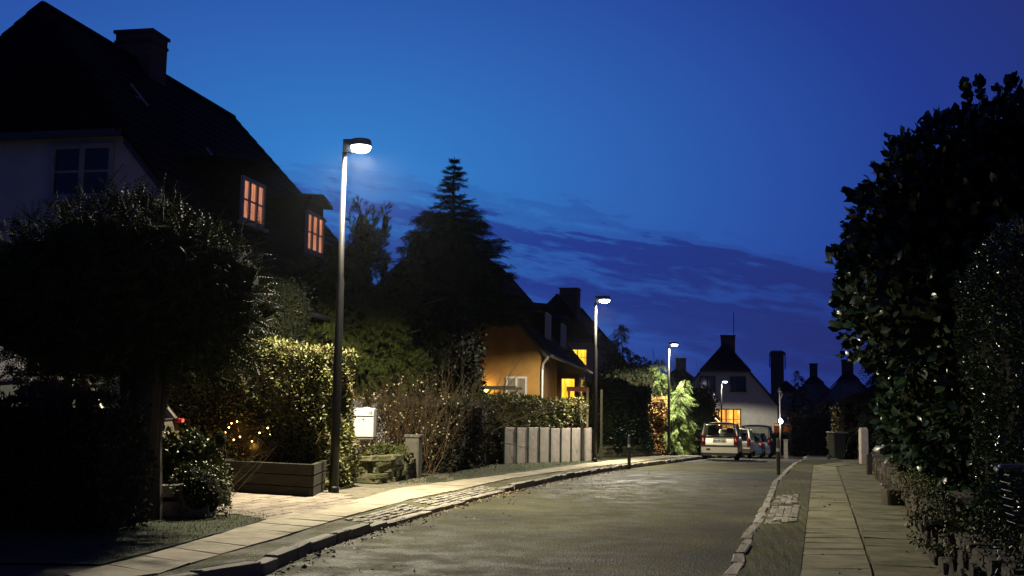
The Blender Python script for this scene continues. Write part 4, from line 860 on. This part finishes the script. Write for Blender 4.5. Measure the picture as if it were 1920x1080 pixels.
tree('evergreen_tree', 'dark bushy tree hiding the left side of the white gable', 1305, 82, [((0, 0, 1.8), (1.9, 1, 2.2)), ((-1.6, 0, 2.4), (1.9, 1, 2.6)), ((.3, 0, 3.4), (1.4, .9, 1.5))], 260, .16, .12, 'beech_dark', 'leaf6', (3, .2), .85)
for i, (px, D, H, lab) in enumerate(((1240, 84, 8.6, 'tallest bare tree with thin twigs between second and third lamps'), (1205, 80, 6.6, 'bare thin-twigged tree just right of the black ragged conifer'), (1283, 92, 8.2, 'bare tree directly right of the third lamp head, taller of that pair'), (1322, 96, 7.9, 'small bare tree left of the white gable chimney'))):
    t = thing('bare_tree', lab, 'tree', wd(px, D, 0), 0, 'bare trees against the dusk sky'); mb = MB()
    mb.tube([(0, 0, -.2), (.05, 0, H*.35)], [.12, .09], 6)
    for k in range(4): branchy(mb, Vector((.05, 0, H*(.15+.06*k))), Vector((random.gauss(0, .28), random.gauss(0, .2), 1)), H*.30, .05, 3, .32, .35, 4, .5, (2, 4), 4)
    mb.build('branches', 'twig', t)
# the white gable's creeper, garden hedges at the end of the street
hedge('dark_hedge', 'low dim hedge in front of the white gable, right of the cars', [(lat(1452, 80), 80), (lat(1478, 80), 80.5)], 1.2, 1.5, 'ivy', .11, 260, 'leaf6', base=.05, wa=.2)
hedge('dark_hedge', 'large dark hedge at the end of the street left of the wheelie bin', [(lat(1500, 76), 76), (lat(1568, 76), 77.5)], 2.2, 2.7, 'beech_dark', .13, 200, 'leaf6', base=0, wa=.4, taper=.2)
hedge('dark_hedge', 'brownish tall hedge on the right behind the wheelie bin', [(lat(1597, 55), 55), (lat(1645, 60), 60)], 2.0, 2.5, 'privet_brown', .10, 260, 'leaf6', base=.05, wa=.4, taper=.3)
hedge('dark_hedge', 'lower thinner hedge between the wheelie bins and the white gate post', [(lat(1606, 44), 44.5), (lat(1617, 52), 52)], 1.0, 2.4, 'privet_brown', .09, 320, 'leaf6', base=.05, wa=.25, taper=.1)
tree('evergreen_tree', 'black domed tree in front of the far pair of pointed houses', 1556, 84, [((0, 0, 2.0), (2.3, 1.5, 2.0)), ((-1.7, 0, 1.6), (1.6, 1.2, 1.5)), ((1.8, 0, 1.8), (1.6, 1.2, 1.7))], 130, .2, .15, 'beech_dark', 'leaf6', (3, .2), .85)
drooper('conifer', 'tiny black conifer left of the slim far chimney', 1495, 98, 6.7, 1.3, 'spruce', 16, (.2, 0), .35, 1.2, .5, 4)
drooper('conifer', 'dark drooping conifer branch poking out beside the right hedge', 1672, 40, 5.0, 1.1, 'spruce', 26, (-.3, 0), .26, 1.2, .5, 6)
# carport with warm light at the end of the street
cp = thing('carport', 'dim carport with yellow lit strip at the end of the street', 'carport', wd(1487, 82, 0)); MB().box((0, 0, 2.1), (2.2, 2.0, .14)).build('roof', 'timber_light', cp)
for s in (-1, 1): MB().box((s*1.0, -.9, 1.05), (.12, .12, 2.1)).build('post', 'timber', cp)
MB().box((0, 1.2, 1.1), (2.2, .1, 2.2)).build('back_wall', 'red_wood', cp)
MB().box((-.1, -.95, 1.95), (.5, .05, .05)).build('lamp_tube', emit('dim_tube', (1., .75, .2), 1.5), cp)
def plight(par, loc, w, col=(1, .55, .15), r_=.08):
    ld = bpy.data.lights.new('bulb_light', 'POINT'); ld.energy = w; ld.color = col; ld.shadow_soft_size = r_; o = bpy.data.objects.new('bulb_light', ld); COL.objects.link(o); o.parent = par; o.location = loc
plight(cp, (0, -.6, 1.8), 22, (1, .65, .15))
# signpost with the small glaring lantern
M['lantern'] = emit('lantern_glass', (.95, .97, 1.), 45.)
sg = thing('lantern_post', 'slim pale post with tiny glaring white lantern on the right of the street', 'lantern post', wd(1463, 60, 0))
MB().tube([(0, 0, 0), (0, 0, 3.5)], .038, 8).tube([(0, 0, 3.1), (.12, 0, 3.35), (.13, 0, 3.5)], .02, 6).build('pole', 'metal_grey', sg, True)
MB().lathe((0, 0, 3.5), [(.05, 0), (.13, .08), (.06, .25), (.02, .3)], 10).build('finial', 'metal_dark', sg)
MB().lathe((0, -.16, 1.88), [(.06, 0), (.10, .06), (.10, .16), (.06, .22)], 12).build('lantern', 'lantern', sg); plight(sg, (0, -.36, 1.98), 40, (1, .95, .8), .05)
gpst = MB().box((0, 0, .55), (.22, .18, 1.1)).box((0, 0, 1.12), (.28, .24, .06)); o = gpst.build('gate_post', 'concrete', None, False, .01); tag(o, 'short pale gate post right of the parked cars below the lantern', 'gate post').location = wd(1473, 68, 0)
# fairy lights on a shrub by the orange window, and in the left hedge
M['fairy'] = emit('fairy_bulb', (1., .55, .22), 14.)
def fairy(label, px, D, h, pts, r_=.022):
    t = thing('fairy_lights', label, 'string lights', wd(px, D, h)); w = MB(); w.tube(pts, .004, 4); w.build('wire', 'black', t); b = MB()
    for p in pts: MB().lathe((p[0], p[1], p[2]-r_), [(r_*.5, 0), (r_, r_*.6), (r_, r_*1.4), (r_*.4, r_*2)], 8).build('bulb', 'fairy', t)
    return t
t = fairy('string of warm fairy lights on the shrub left of the orange window', 1330, 80, 2.35, [(-.5, 0, -.55), (-.2, 0, -.3), (-.05, .0, -.05), (.05, 0, -.15), (.25, 0, .08), (.4, 0, .05), (.5, 0, .1), (.62, 0, 0), (.72, 0, -.12), (.75, 0, -.3), (.68, 0, -.22)], .05)
plight(t, (.3, -.5, 0), 14, (1, .4, .1))
tree('garden_shrub', 'shrub glowing orange from the fairy lights', 1332, 81, [((0, 0, 1.3), (.9, .6, 1.2)), ((.5, 0, 1.6), (.5, .5, .7))], 300, .13, .09, 'russet', 'leaf6', (1.2, .06), .8, cat='shrub')
t = fairy('string of small warm lights glimmering through the lit privet hedge', 470, 18.68, .90, [(-.35, .02, .12), (-.2, 0, .0), (-.29, 0, .20), (-.25, 0, .27), (-.16, 0, .30), (-.1, 0, .05), (.1, 0, -.02), (.22, .0, .12), (.34, .05, .20), (.38, .05, .09), (.45, .08, .2), (.5, .1, -.1)], .012)
plight(t, (.1, .1, -.1), 3.0, (1, .5, .15), .03); plight(t, (-.2, .05, .15), 2.0, (1, .5, .15), .03)
# porch lamps of the yellow house
pb = thing('porch_lamp', 'small glowing wall lamp on the yellow gable behind the pergola', 'wall lamp', (lat(914, 39.9), 39.72, G(40)+2.35)); MB().lathe((0, 0, 0), [(.05, 0), (.08, .05), (.08, .15), (.03, .2)], 10).build('glass', emit('warm_glass', (1., .7, .15), 8.), pb); MB().box((0, .08, .1), (.06, .14, .06)).build('bracket', 'metal_dark', pb); plight(pb, (.0, -.22, .1), 26, (1, .58, .10))
pb2 = thing('porch_lamp', 'porch lamp under the eaves by the glowing bay window', 'wall lamp', (lat(1072, 44.5), 44.6, G(44)+2.75)); MB().lathe((0, 0, 0), [(.04, 0), (.07, .05), (.07, .13), (.03, .17)], 10).build('glass', emit('warm_glass', (1., .55, .12), 6.), pb2); MB().tube([(-.35, .1, .25), (0, 0, .2), (0, 0, .15)], .015, 6).build('bracket', 'metal_dark', pb2); plight(pb2, (.12, -.1, -.1), 5, (1, .42, .08))

# ------------------------------------------------------------------ cars
M['paint_silver'] = mat('silver_paint', (.62, .60, .46), .32, metal=.35, spec=.6)
M['paint_white'] = mat('white_paint', (.62, .61, .52), .32, spec=.6)
M['paint_blue'] = mat('dark_blue_paint', (.015, .035, .07), .25, spec=.7)
M['paint_bluegrey'] = mat('blue_grey_paint', (.10, .12, .18), .3, metal=.4, spec=.6)
M['paint_beige'] = mat('beige_paint', (.14, .12, .09), .35, metal=.2)
M['tail'] = mat('tail_light_red', (.20, .008, .008), .2, spec=.6)
M['reflector'] = mat('bright_reflector', (.75, .25, .12), .2, spec=.8)
M['plate'] = mat('number_plate', (.62, .60, .50), .5)
def carglass():
    m, t, b = newmat('car_glass'); b.inputs['Base Color'].default_value = (.02, .025, .03, 1); b.inputs['Roughness'].default_value = .03
    tr_ = N('ShaderNodeBsdfTransparent', t); tr_.inputs[0].default_value = (.80, .82, .78, 1); mix = N('ShaderNodeMixShader', t); mix.inputs[0].default_value = .13
    t.links.new(tr_.outputs[0], mix.inputs[1]); t.links.new(b.outputs[0], mix.inputs[2]); t.links.new(mix.outputs[0], t.nodes['Material Output'].inputs[0]); return m
M['car_glass'] = carglass()
def lerp(a, b, t): return tuple(x+(y-x)*t for x, y in zip(a, b))
def car(label, loc, hd, L, Wd, H, belt, paint, plate=None, rear_slope=.35, boxy=.86, tail_h=(.62, 1.0), group=None, strip_=True, nose=.9, rails=False, rbelt=None, dual=False):
    """y points forward from the rear bumper, x across"""
    t = thing('parked_car', label, 'car', loc, -R(hd), group); w = Wd/2; rb = rbelt or belt
    # body: rings of half sections along y
    st = [(0.0, .93, .30, rb*.62), (.03, .97, .24, rb*.9), (.10, .99, .22, rb), (L*.2, 1., .2, belt), (L*.45, 1., .2, belt), (L*.68, 1., .2, belt*.985), (L*.84, .98, .2, belt*.93), (L*.95, .93, .24, belt*.82), (L, .80, .32, belt*.62)]
    mb = MB(); n = 14
    for (y, kw, zb, zt) in st:
        ww = w*kw; sec = [(0, zb), (ww*.80, zb), (ww*.96, zb+.08), (ww, zb+.25*(zt-zb)), (ww, zb+.55*(zt-zb)), (ww*.985, zt-.14), (ww*.93, zt-.02), (ww*.80, zt)]
        full = sec+[(-x, z) for x, z in reversed(sec[1:])]; n = len(full); mb.v += [(x, y, z) for x, z in full]
    for i in range(len(st)-1):
        for j in range(n): mb.f.append((i*n+j, i*n+(j+1) % n, (i+1)*n+(j+1) % n, (i+1)*n+j))
    mb.f.append(tuple(range(n-1, -1, -1))); mb.f.append(tuple((len(st)-1)*n+j for j in range(n)))
    mb.f = [tuple(reversed(f)) for f in mb.f]
    # greenhouse: roof slab and pillars
    yb0, yb1 = .10, L*nose*.74; yr0, yr1 = .10+rear_slope, L*.56; wt = w*boxy; wb = w*.95; zt = H-.07; zb = belt-.02
    def prism(a, b, th):
        a = Vector(a); b = Vector(b); mb.tube([a, b], [th, th*.9], 6)
    for s in (-1, 1):
        prism((s*wb*.97, yb0+.02, rb-.03), (s*wt*.97, yr0, zt), .055); prism((s*wb, yb1, zb), (s*wt, yr1, zt), .04)
        ym = (yr0+yr1)*.5+.1; prism((s*wb, ym, zb), (s*wt, ym, zt), .04); prism((s*wb, yb0+(ym-yb0)*.40, zb), (s*wt, yr0+(ym-yr0)*.22, zt), .05)
    # roof skin, crowned
    nx, ny = 8, 8; k = len(mb.v)
    for j in range(ny+1):
        for i in range(nx+1):
            u_ = -1+2*i/nx; q = j/ny; y = yr0-.05+(yr1-yr0+.08)*q; mb.v.append((u_*wt*1.02, y, H-.085*abs(u_)**3-.05*(2*q-1)**2))
    for j in range(ny):
        for i in range(nx): a = k+j*(nx+1)+i; mb.f.append((a, a+1, a+nx+2, a+nx+1))
    k2 = len(mb.v)
    for j in range(ny+1):
        for i in range(nx+1): x, y, z = mb.v[k+j*(nx+1)+i]; mb.v.append((x, y, z-.06))
    for j in range(ny):
        for i in range(nx): a = k2+j*(nx+1)+i; mb.f.append((a+nx+1, a+nx+2, a+1, a))
    for i in range(nx): mb.f.append((k+i+1, k+i, k2+i, k2+i+1)); a = ny*(nx+1)+i; mb.f.append((k+a, k+a+1, k2+a+1, k2+a))
    for j in range(ny): a = j*(nx+1); mb.f.append((k+a, k+a+nx+1, k2+a+nx+1, k2+a)); a += nx; mb.f.append((k+a+nx+1, k+a, k2+a, k2+a+nx+1))
    mb.build('body', paint, t, True, .012)
    mb2 = MB(); a = [(-wb*.93, yb0+.0, rb-.02), (wb*.93, yb0+.0, rb-.02), (wt*.93, yr0-.03, zt+.0), (-wt*.93, yr0-.03, zt+.0)]; mid0 = (0, yb0-.05, rb-.02); mid1 = (0, yr0-.09, zt+.03)
    mb2.add([a[0], mid0, a[1], a[2], mid1, a[3]], [(0, 1, 4, 5), (1, 2, 3, 4)]); mb2.build('rear_window', 'car_glass', t, True)
    fr = MB(); fr.tube([a[0], mid0, a[1]], .028, 6); fr.tube([a[3], mid1, a[2]], .028, 6); fr.tube([a[0], a[3]], .022, 6); fr.tube([a[1], a[2]], .022, 6); fr.build('window_seal', 'black', t)
    mb2 = MB(); mb2.add([(-wb*.95, yb1, zb), (wb*.95, yb1, zb), (wt*.95, yr1, zt), (-wt*.95, yr1, zt)], [(3, 2, 1, 0)]); mb2.build('windscreen', 'car_glass', t)
    for s in (-1, 1):
        q = [(s*wb*.99, yb0+.04, rb-.02), (s*wb*.99, yb1, zb), (s*wt*.99, yr1, zt), (s*wt*.99, yr0+.02, zt)]; m_ = MB(); m_.add(q, [(0, 1, 2, 3) if s > 0 else (3, 2, 1, 0)]); m_.build('side_window', 'car_glass', t)
        th0, th1 = tail_h; tl = MB(); zc = (th0+th1)/2
        tl.stone((s*(w*.93-.055), .015, zc), (.17, .12, (th1-th0)), 0, 0, .3); tlo = tl.build('tail_light', 'tail', t, True)
        MB().box((s*(w*.93-.055), -.048, zc), (.07, .012, .055)).build('reverse_lamp', 'reflector' if s > 0 else 'plate', tlo)
        mr = MB(); mr.stone((s*(w+.10), L*.60, belt+.05), (.20, .09, .14), 0, 0, .3); mr.build('wing_mirror', 'black', t)
        for y in (L*.17, L*.81):
            wh = MB(); wh.lathe((0, 0, 0), [(.17, -.085), (.27, -.10), (.295, -.07), (.30, 0), (.295, .07), (.27, .10), (.17, .085)], 20); o = wh.build('wheel', 'rubber', t, True); o.rotation_euler = (0, R(90), 0); o.location = (s*(w-.11), y, .298)
            rm = MB(); rm.lathe((0, 0, 0), [(.05, .06), (.165, .06), (.175, .09), (.14, .075)], 16); r2 = rm.build('rim', 'metal_grey', o, True); r2.location = (0, 0, 0 if s > 0 else -.15)
    bp = MB(); bp.stone((0, -.02, .40), (Wd*.97, .16, .24), 0, 0, .25); bo = bp.build('rear_bumper', paint, t, False, .02)
    if strip_: MB().box((0, -.105, .56), (Wd*.93, .05, .07)).build('bumper_strip', 'black', t)
    if dual: MB().box((-w*.58, -.105, .42), (.15, .02, .08)).build('fog_lamp', 'tail', t)
    MB().box((0, .1, .24), (Wd*.86, .3, .14)).build('underbody', 'black', t)
    pz = rb*.80; pt = MB().box((0, -.022, pz), (.52, .014, .115)).build('number_plate', 'plate', t)
    if plate: text(plate, .10, 'black', pt, (0, -.031, pz), (R(90), 0, 0), .001)
    MB().box((.0, -.02, pz+.10), (.5, .02, .03)).build('hatch_handle', paint, t)
    for x in (-.33, .33):
        se = MB(); se.stone((x, L*.40, belt-.12), (.46, .14, .5), 0, 0, .3); se.build('seat', 'black', t)
        hr = MB(); hr.stone((x, L*.40, belt+.22), (.25, .09, .20), 0, 0, .4); hr.build('headrest', 'black', t, True)
    if rails:
        for s in (-1, 1): MB().tube([(s*wt*.85, yr0+.1, H-.06), (s*wt*.85, yr0+.25, H+.03), (s*wt*.85, yr1-.25, H+.03), (s*wt*.85, yr1-.1, H-.06)], .018, 6).build('roof_rail', 'galv', t)
    return t
GR = 'cars parked along the street'
car('small silver hatchback nearest us in the parked row, seen from behind', wd(1350, 45, .0), 14.5, 3.5, 1.50, 1.50, .94, 'paint_silver', 'KV 39 106', .16, .80, (.56, .98), GR, True, dual=True)
car('pale estate car half hidden behind the silver hatchback', wd(1376, 55, .0), 15.5, 4.4, 1.68, 1.44, .88, 'paint_white', None, .42, .82, (.58, .98), GR, False)
car('low dark blue hatchback parked between the pale estate and the tall van', wd(1401, 62, .0), 15.5, 4.0, 1.66, 1.40, .90, 'paint_blue', None, .55, .78, (.66, .9), GR, False)
car('tall blue grey passenger van at the front of the parked row', wd(1417, 69, .0), 15.5, 4.6, 1.84, 2.0, 1.15, 'paint_bluegrey', None, .14, .88, (.80, 1.2), GR, False)
car('beige people carrier in the driveway mostly hidden behind the yew trunk', (-5.5, 17.2, .12), -70, 4.4, 1.76, 1.76, 1.12, 'paint_beige', None, .55, .82, (1.05, 1.13), None, False, rails=True)

# ------------------------------------------------------------------ right side
M['bin_dark'] = mat('dark_bin_plastic', (.018, .022, .018), .5, (.03, .034, .028), 6)
def bin_(label, px, D, k=1., rz=0):
    t = thing('wheelie_bin', label, 'wheelie bin', wd(px, D, PH), rz); b = MB(); b.box((0, 0, .52*k), (.50*k, .55*k, .92*k)); 
    b.v = [(x*(.84 if z < .3*k else 1.04), y*(.80 if z < .3*k else 1.0), z) for x, y, z in b.v]; b.build('bin_body', 'bin_dark', t, False, .03)
    MB().box((0, -.02, 1.02*k), (.58*k, .64*k, .06*k)).box((0, .33*k, .99*k), (.44*k, .06, .06)).build('lid', 'metal_grey', t, False, .02)
    for s in (-1, 1): w = MB(); w.lathe((0, 0, 0), [(.10, -.03), (.10, .03)], 14); o = w.build('wheel', 'rubber', t); o.rotation_euler = (0, R(90), 0); o.location = (s*.24*k, .2*k, .1)
    return t
bin_('dark green wheelie bin with grey lid standing on the right pavement', 1568, 44, 1.03, R(12)); bin_('lower dark bin tucked behind the lidded wheelie bin', 1588, 49, .75, R(5))
o = MB().box((0, 0, .58), (.26, .24, 1.16)).box((0, 0, 1.18), (.22, .20, .07)).build('gate_post', 'concrete', None, False, .02); tag(o, 'white painted gate post at the end of the right hand hedge', 'gate post').location = wd(1618, 36.5, .05)
o = MB().box((0, 0, .27), (.12, .12, .58)).build('marker_post', 'metal_dark', None, False, .01); tag(o, 'short dark metal post at the foot of the white gate post', 'post').location = wd(1627, 27, .05)
WL = shift(WR[:5], .15)
stonewall('stone_wall', 'rough dry stone wall running along the right pavement under the hedges', WL, .44, .26, 'wall_stone', 4, sl=(.2, .42))
L3 = rs_(WL[:3], 400); P_ = [(p.x+random.gauss(0, .13), p.y+random.gauss(0, .1), G(p.y)+PH+random.choice((.46, .46, .3))+abs(random.gauss(0, .05))) for p in L3 for _ in range(10)]
tag(leaves('ground_cover', P_, np.tile([-.3, -.3, .7], (len(P_), 1)), .03, .018, 'shrub', None, 'leaf6'), kind='stuff')
# the great laurel: a hanging mass of big glossy leaves
lt = thing('laurel_hedge', 'huge glossy cherry laurel bulging over the right pavement', 'hedge', (6.95, 15.5, .1))
lbl = [((-1.05, .2, 2.95), (1.25, 1.6, 1.12)), ((-.05, -.4, 1.7), (1.15, 1.9, 1.1)), ((0, -.3, 3.6), (1.5, 1.8, 1.25)), ((.1, 2.2, 1.4), (1.0, 2.2, 1.15)), ((.3, 3., 2.8), (1.2, 2.0, 1.2)), ((1.5, -.5, 4.6), (1.7, 1.8, 1.35)), ((.1, -2.2, 1.1), (.9, 1.5, .9)), ((.6, -1.5, 2.6), (1.4, 1.5, 1.5)), ((-.95, .2, 4.15), (1.15, 1.3, 1.05)), ((-.25, 0, 4.78), (1.15, 1.3, 1.0)), ((.7, -.3, 4.95), (1.3, 1.5, 1.05)), ((1.25, 5.5, 1.5), (1.1, 2.2, 1.2)), ((-1.2, .4, 3.3), (.95, 1.1, .85)), ((.0, -1.2, .8), (.7, 1.4, .7)), ((.15, 1.2, .8), (.8, 1.6, .7)), ((2.75, 9.5, 1.4), (1.1, 3.0, 1.2))]
crown('foliage', lbl, 330, .19, .16, 'laurel', lt, 'laurel', up=.35, spread=.75, smin=.6, smax=1.15, inner=.72) if 0 else None
P_, N_ = [], []
for c, r_ in lbl:
    p, q = ellip(c, r_, int(560*(r_[0]*r_[1]+r_[1]*r_[2]+r_[0]*r_[2])), .78); P_.append(p); N_.append(q)
P_ = np.concatenate(P_); N_ = np.concatenate(N_); keep = P_[:, 2] > .35; leaves('foliage', P_[keep], N_[keep], .15, .105, 'laurel', lt, 'laurel', up=.30, spread=.75, smin=.35, smax=1.35)
put(blobcore(lbl, .74), 'inner_core', 'core', lt)
# shoots standing off the outline
P_, N_ = [], []; stm = MB()
for _ in range(230):
    c, r_ = random.choice(lbl); d = Vector((random.gauss(-.4, .8), random.gauss(-.3, .7), random.gauss(.5, .6))).normalized(); p = Vector((c[0]+d.x*r_[0]*.95, c[1]+d.y*r_[1]*.95, c[2]+d.z*r_[2]*.95)); a = (d+Vector((0, 0, .7))).normalized(); L_ = random.uniform(.2, .42)
    stm.tube([p, p+a*L_], .005, 4)
    for i in range(9):
        q = p+a*L_*(.2+.8*i/8); th = i*2.4; s_ = a.orthogonal(); s_.rotate(Matrix.Rotation(th, 3, a)); P_.append(q); N_.append((a*.9+s_*(.9-.5*i/8)).normalized())
leaves('shoots', P_, N_, .13, .10, 'laurel', lt, 'laurel', up=.1, spread=.12); stm.build('stems', 'twig', lt)
hedge('ivy_hedge', 'nearer small-leaved hedge at the right edge sparkling with lamplight', [(3.75, 6.0), (4.55, 8.6), (5.35, 11.4)], 1.3, 2.75, 'ivy', .038, 2100, 'leaf6', base=.15, wa=.12, up=.2)
shrub('cushion_plant', 'pale cushion plant on top of the dry stone wall', 1800, 9.3, [((0, 0, .50), (.26, .26, .08)), ((-.1, .25, .50), (.2, .22, .07))], 7000, .03, .016, 'shrub', base=.0, coreK=.7)
o = MB(); o.stone((0, 0, .12), (.34, .22, .26), .3, .2, .3); tag(o.build('boulder', 'wall_stone'), 'loose rounded stone against the wall foot under the laurel', 'stone').location = wd(1672, 17.2, .1)
t = thing('ivy_ground_cover', 'ground cover leaves at the foot of the laurel', 'ground cover'); t['kind'] = 'stuff'
bpy.data.objects.remove(t)
L2 = rs_(shift(WR[:5], .0), 200); P_ = [(p.x+.13+random.gauss(0, .06), p.y, G(p.y)+PH+abs(random.gauss(0, .26))) for p in L2 for _ in range(9)]
tag(leaves('ground_cover', P_, np.tile([-.6, -.3, .4], (len(P_), 1)), .04, .028, 'ivy', None, 'leaf6'), kind='stuff')

# bicycle leaning on the wall, front end in view, pointing up the street
bk = thing('bicycle', 'black bicycle with wire front basket leaning on the stone wall', 'bicycle', (2.99, 6.25, PH), R(-10))
def ring(mb, c, r_, th, n=28, ax='x'): 
    mb.tube([(c[0], c[1]+r_*math.cos(2*math.pi*i/n), c[2]+r_*math.sin(2*math.pi*i/n)) for i in range(n+1)], th, 6, False)
wb_ = 1.08
for y, nm in ((.30, 'front_wheel'), (-.78, 'rear_wheel')):
    w = MB(); ring(w, (0, y, .345), .330, .020); wo_ = w.build(nm, 'rubber', bk, True); s_ = MB(); ring(s_, (0, y, .345), .305, .008)
    for i in range(18): a = 2*math.pi*i/18; s_.tube([(.02*(-1)**i, y, .345), (0, y+.3*math.cos(a), .345+.3*math.sin(a))], .0016, 3)
    s_.tube([(-.04, y, .345), (.04, y, .345)], .02, 8); s_.build('spokes', 'galv', wo_)
    f = MB(); f.tube([(0, y+.375*math.cos(a), .345+.375*math.sin(a)) for a in [R(20)+R(150)*i/12 for i in range(13)]], .022, 6); f.build('mudguard', 'black', wo_)
fr = MB(); fr.tube([(0, .10, .80), (0, .07, .90)], .02, 8); fr.tube([(0, .09, .82), (0, -.42, .58)], .016, 8); fr.tube([(0, .10, .78), (0, -.35, .30)], .019, 8); fr.tube([(0, -.35, .30), (0, -.50, .82)], .016, 8)
for s in (-1, 1): fr.tube([(s*.05, -.78, .345), (s*.03, -.35, .30)], .01, 6); fr.tube([(s*.05, -.78, .345), (s*.02, -.47, .74)], .009, 6); fr.tube([(s*.045, .30, .345), (s*.045, .16, .70), (0, .12, .74)], .012, 6)
fr.build('frame', 'black', bk, True)
hb = MB(); hb.tube([(0, .07, .90), (0, .05, 1.02), (0, .10, 1.06)], .014, 8); hb.tube([(-.30, -.17, 1.05), (-.27, -.02, 1.07), (-.14, .09, 1.07), (0, .11, 1.06), (.14, .09, 1.07), (.27, -.02, 1.07), (.30, -.17, 1.05)], .011, 8)
ho = hb.build('handlebar', 'galv', bk, True)
for s in (-1, 1): MB().tube([(s*.30, -.07, 1.057), (s*.305, -.20, 1.045)], .017, 10).build('grip', 'black', ho, True)
MB().lathe((.13, .03, 1.08), [(.032, 0), (.032, .012), (.02, .028), (.004, .034)], 16).build('bell', 'galv', ho, True)
o = MB().lathe((0, 0, 0), [(.055, 0), (.052, .03), (.035, .07), (.01, .09)], 16).build('headlight', 'metal_dark', bk, True); o.location = (0, .22, .93); o.rotation_euler = (R(90), 0, 0)
bs = MB(); bw, bd, bh, by0, bz0 = .34, .26, .27, .17, .74
for k in range(7):
    z = bz0+bh*k/6; e_ = .85+.15*k/6; bs.tube([(-bw/2*e_, by0+.02, z), (bw/2*e_, by0+.02, z), (bw/2*e_, by0+bd*e_, z), (-bw/2*e_, by0+bd*e_, z), (-bw/2*e_, by0+.02, z)], .003 if k < 6 else .006, 4)
for i in range(11):
    u_ = -1+i*.2; 
    for yy_ in (by0+.02, None): bs.tube([(u_*bw/2*.85, by0+.02 if yy_ else by0+bd*.85, bz0), (u_*bw/2, by0+.02 if yy_ else by0+bd, bz0+bh)], .002, 3)
for i in range(8):
    for s in (-1, 1): bs.tube([(s*bw/2*.85, by0+.02+bd*.83*i/7, bz0), (s*bw/2, by0+.02+bd*.92*i/7, bz0+bh)], .002, 3); bs.tube([(-bw/2*.85, by0+.02+bd*.83*i/7, bz0), (bw/2*.85, by0+.02+bd*.83*i/7, bz0)], .002, 3)
bs.build('basket', 'black', bk)
sd = MB(); sd.stone((0, -.55, .88), (.17, .26, .07), 0, 0, .4); sd.build('saddle', 'black', bk, True)


# ------------------------------------------------------------------ thin haze volume, added only to put a halo round the lamps
def haze(den):
    hz_ = MB().box((20, 85, 6.5), (300, 250, 18.4)).build('haze', 'soil'); hz_['kind'] = 'stuff'
    m = bpy.data.materials.new('halo_haze'); m.use_nodes = True; t = m.node_tree; t.nodes.clear()
    v_ = N('ShaderNodeVolumePrincipled', t); v_.inputs['Color'].default_value = (.80, .88, 1, 1); v_.inputs['Density'].default_value = den; v_.inputs['Anisotropy'].default_value = .93
    o = N('ShaderNodeOutputMaterial', t); t.links.new(v_.outputs[0], o.inputs['Volume']); hz_.data.materials.clear(); hz_.data.materials.append(m)
haze(.00022)
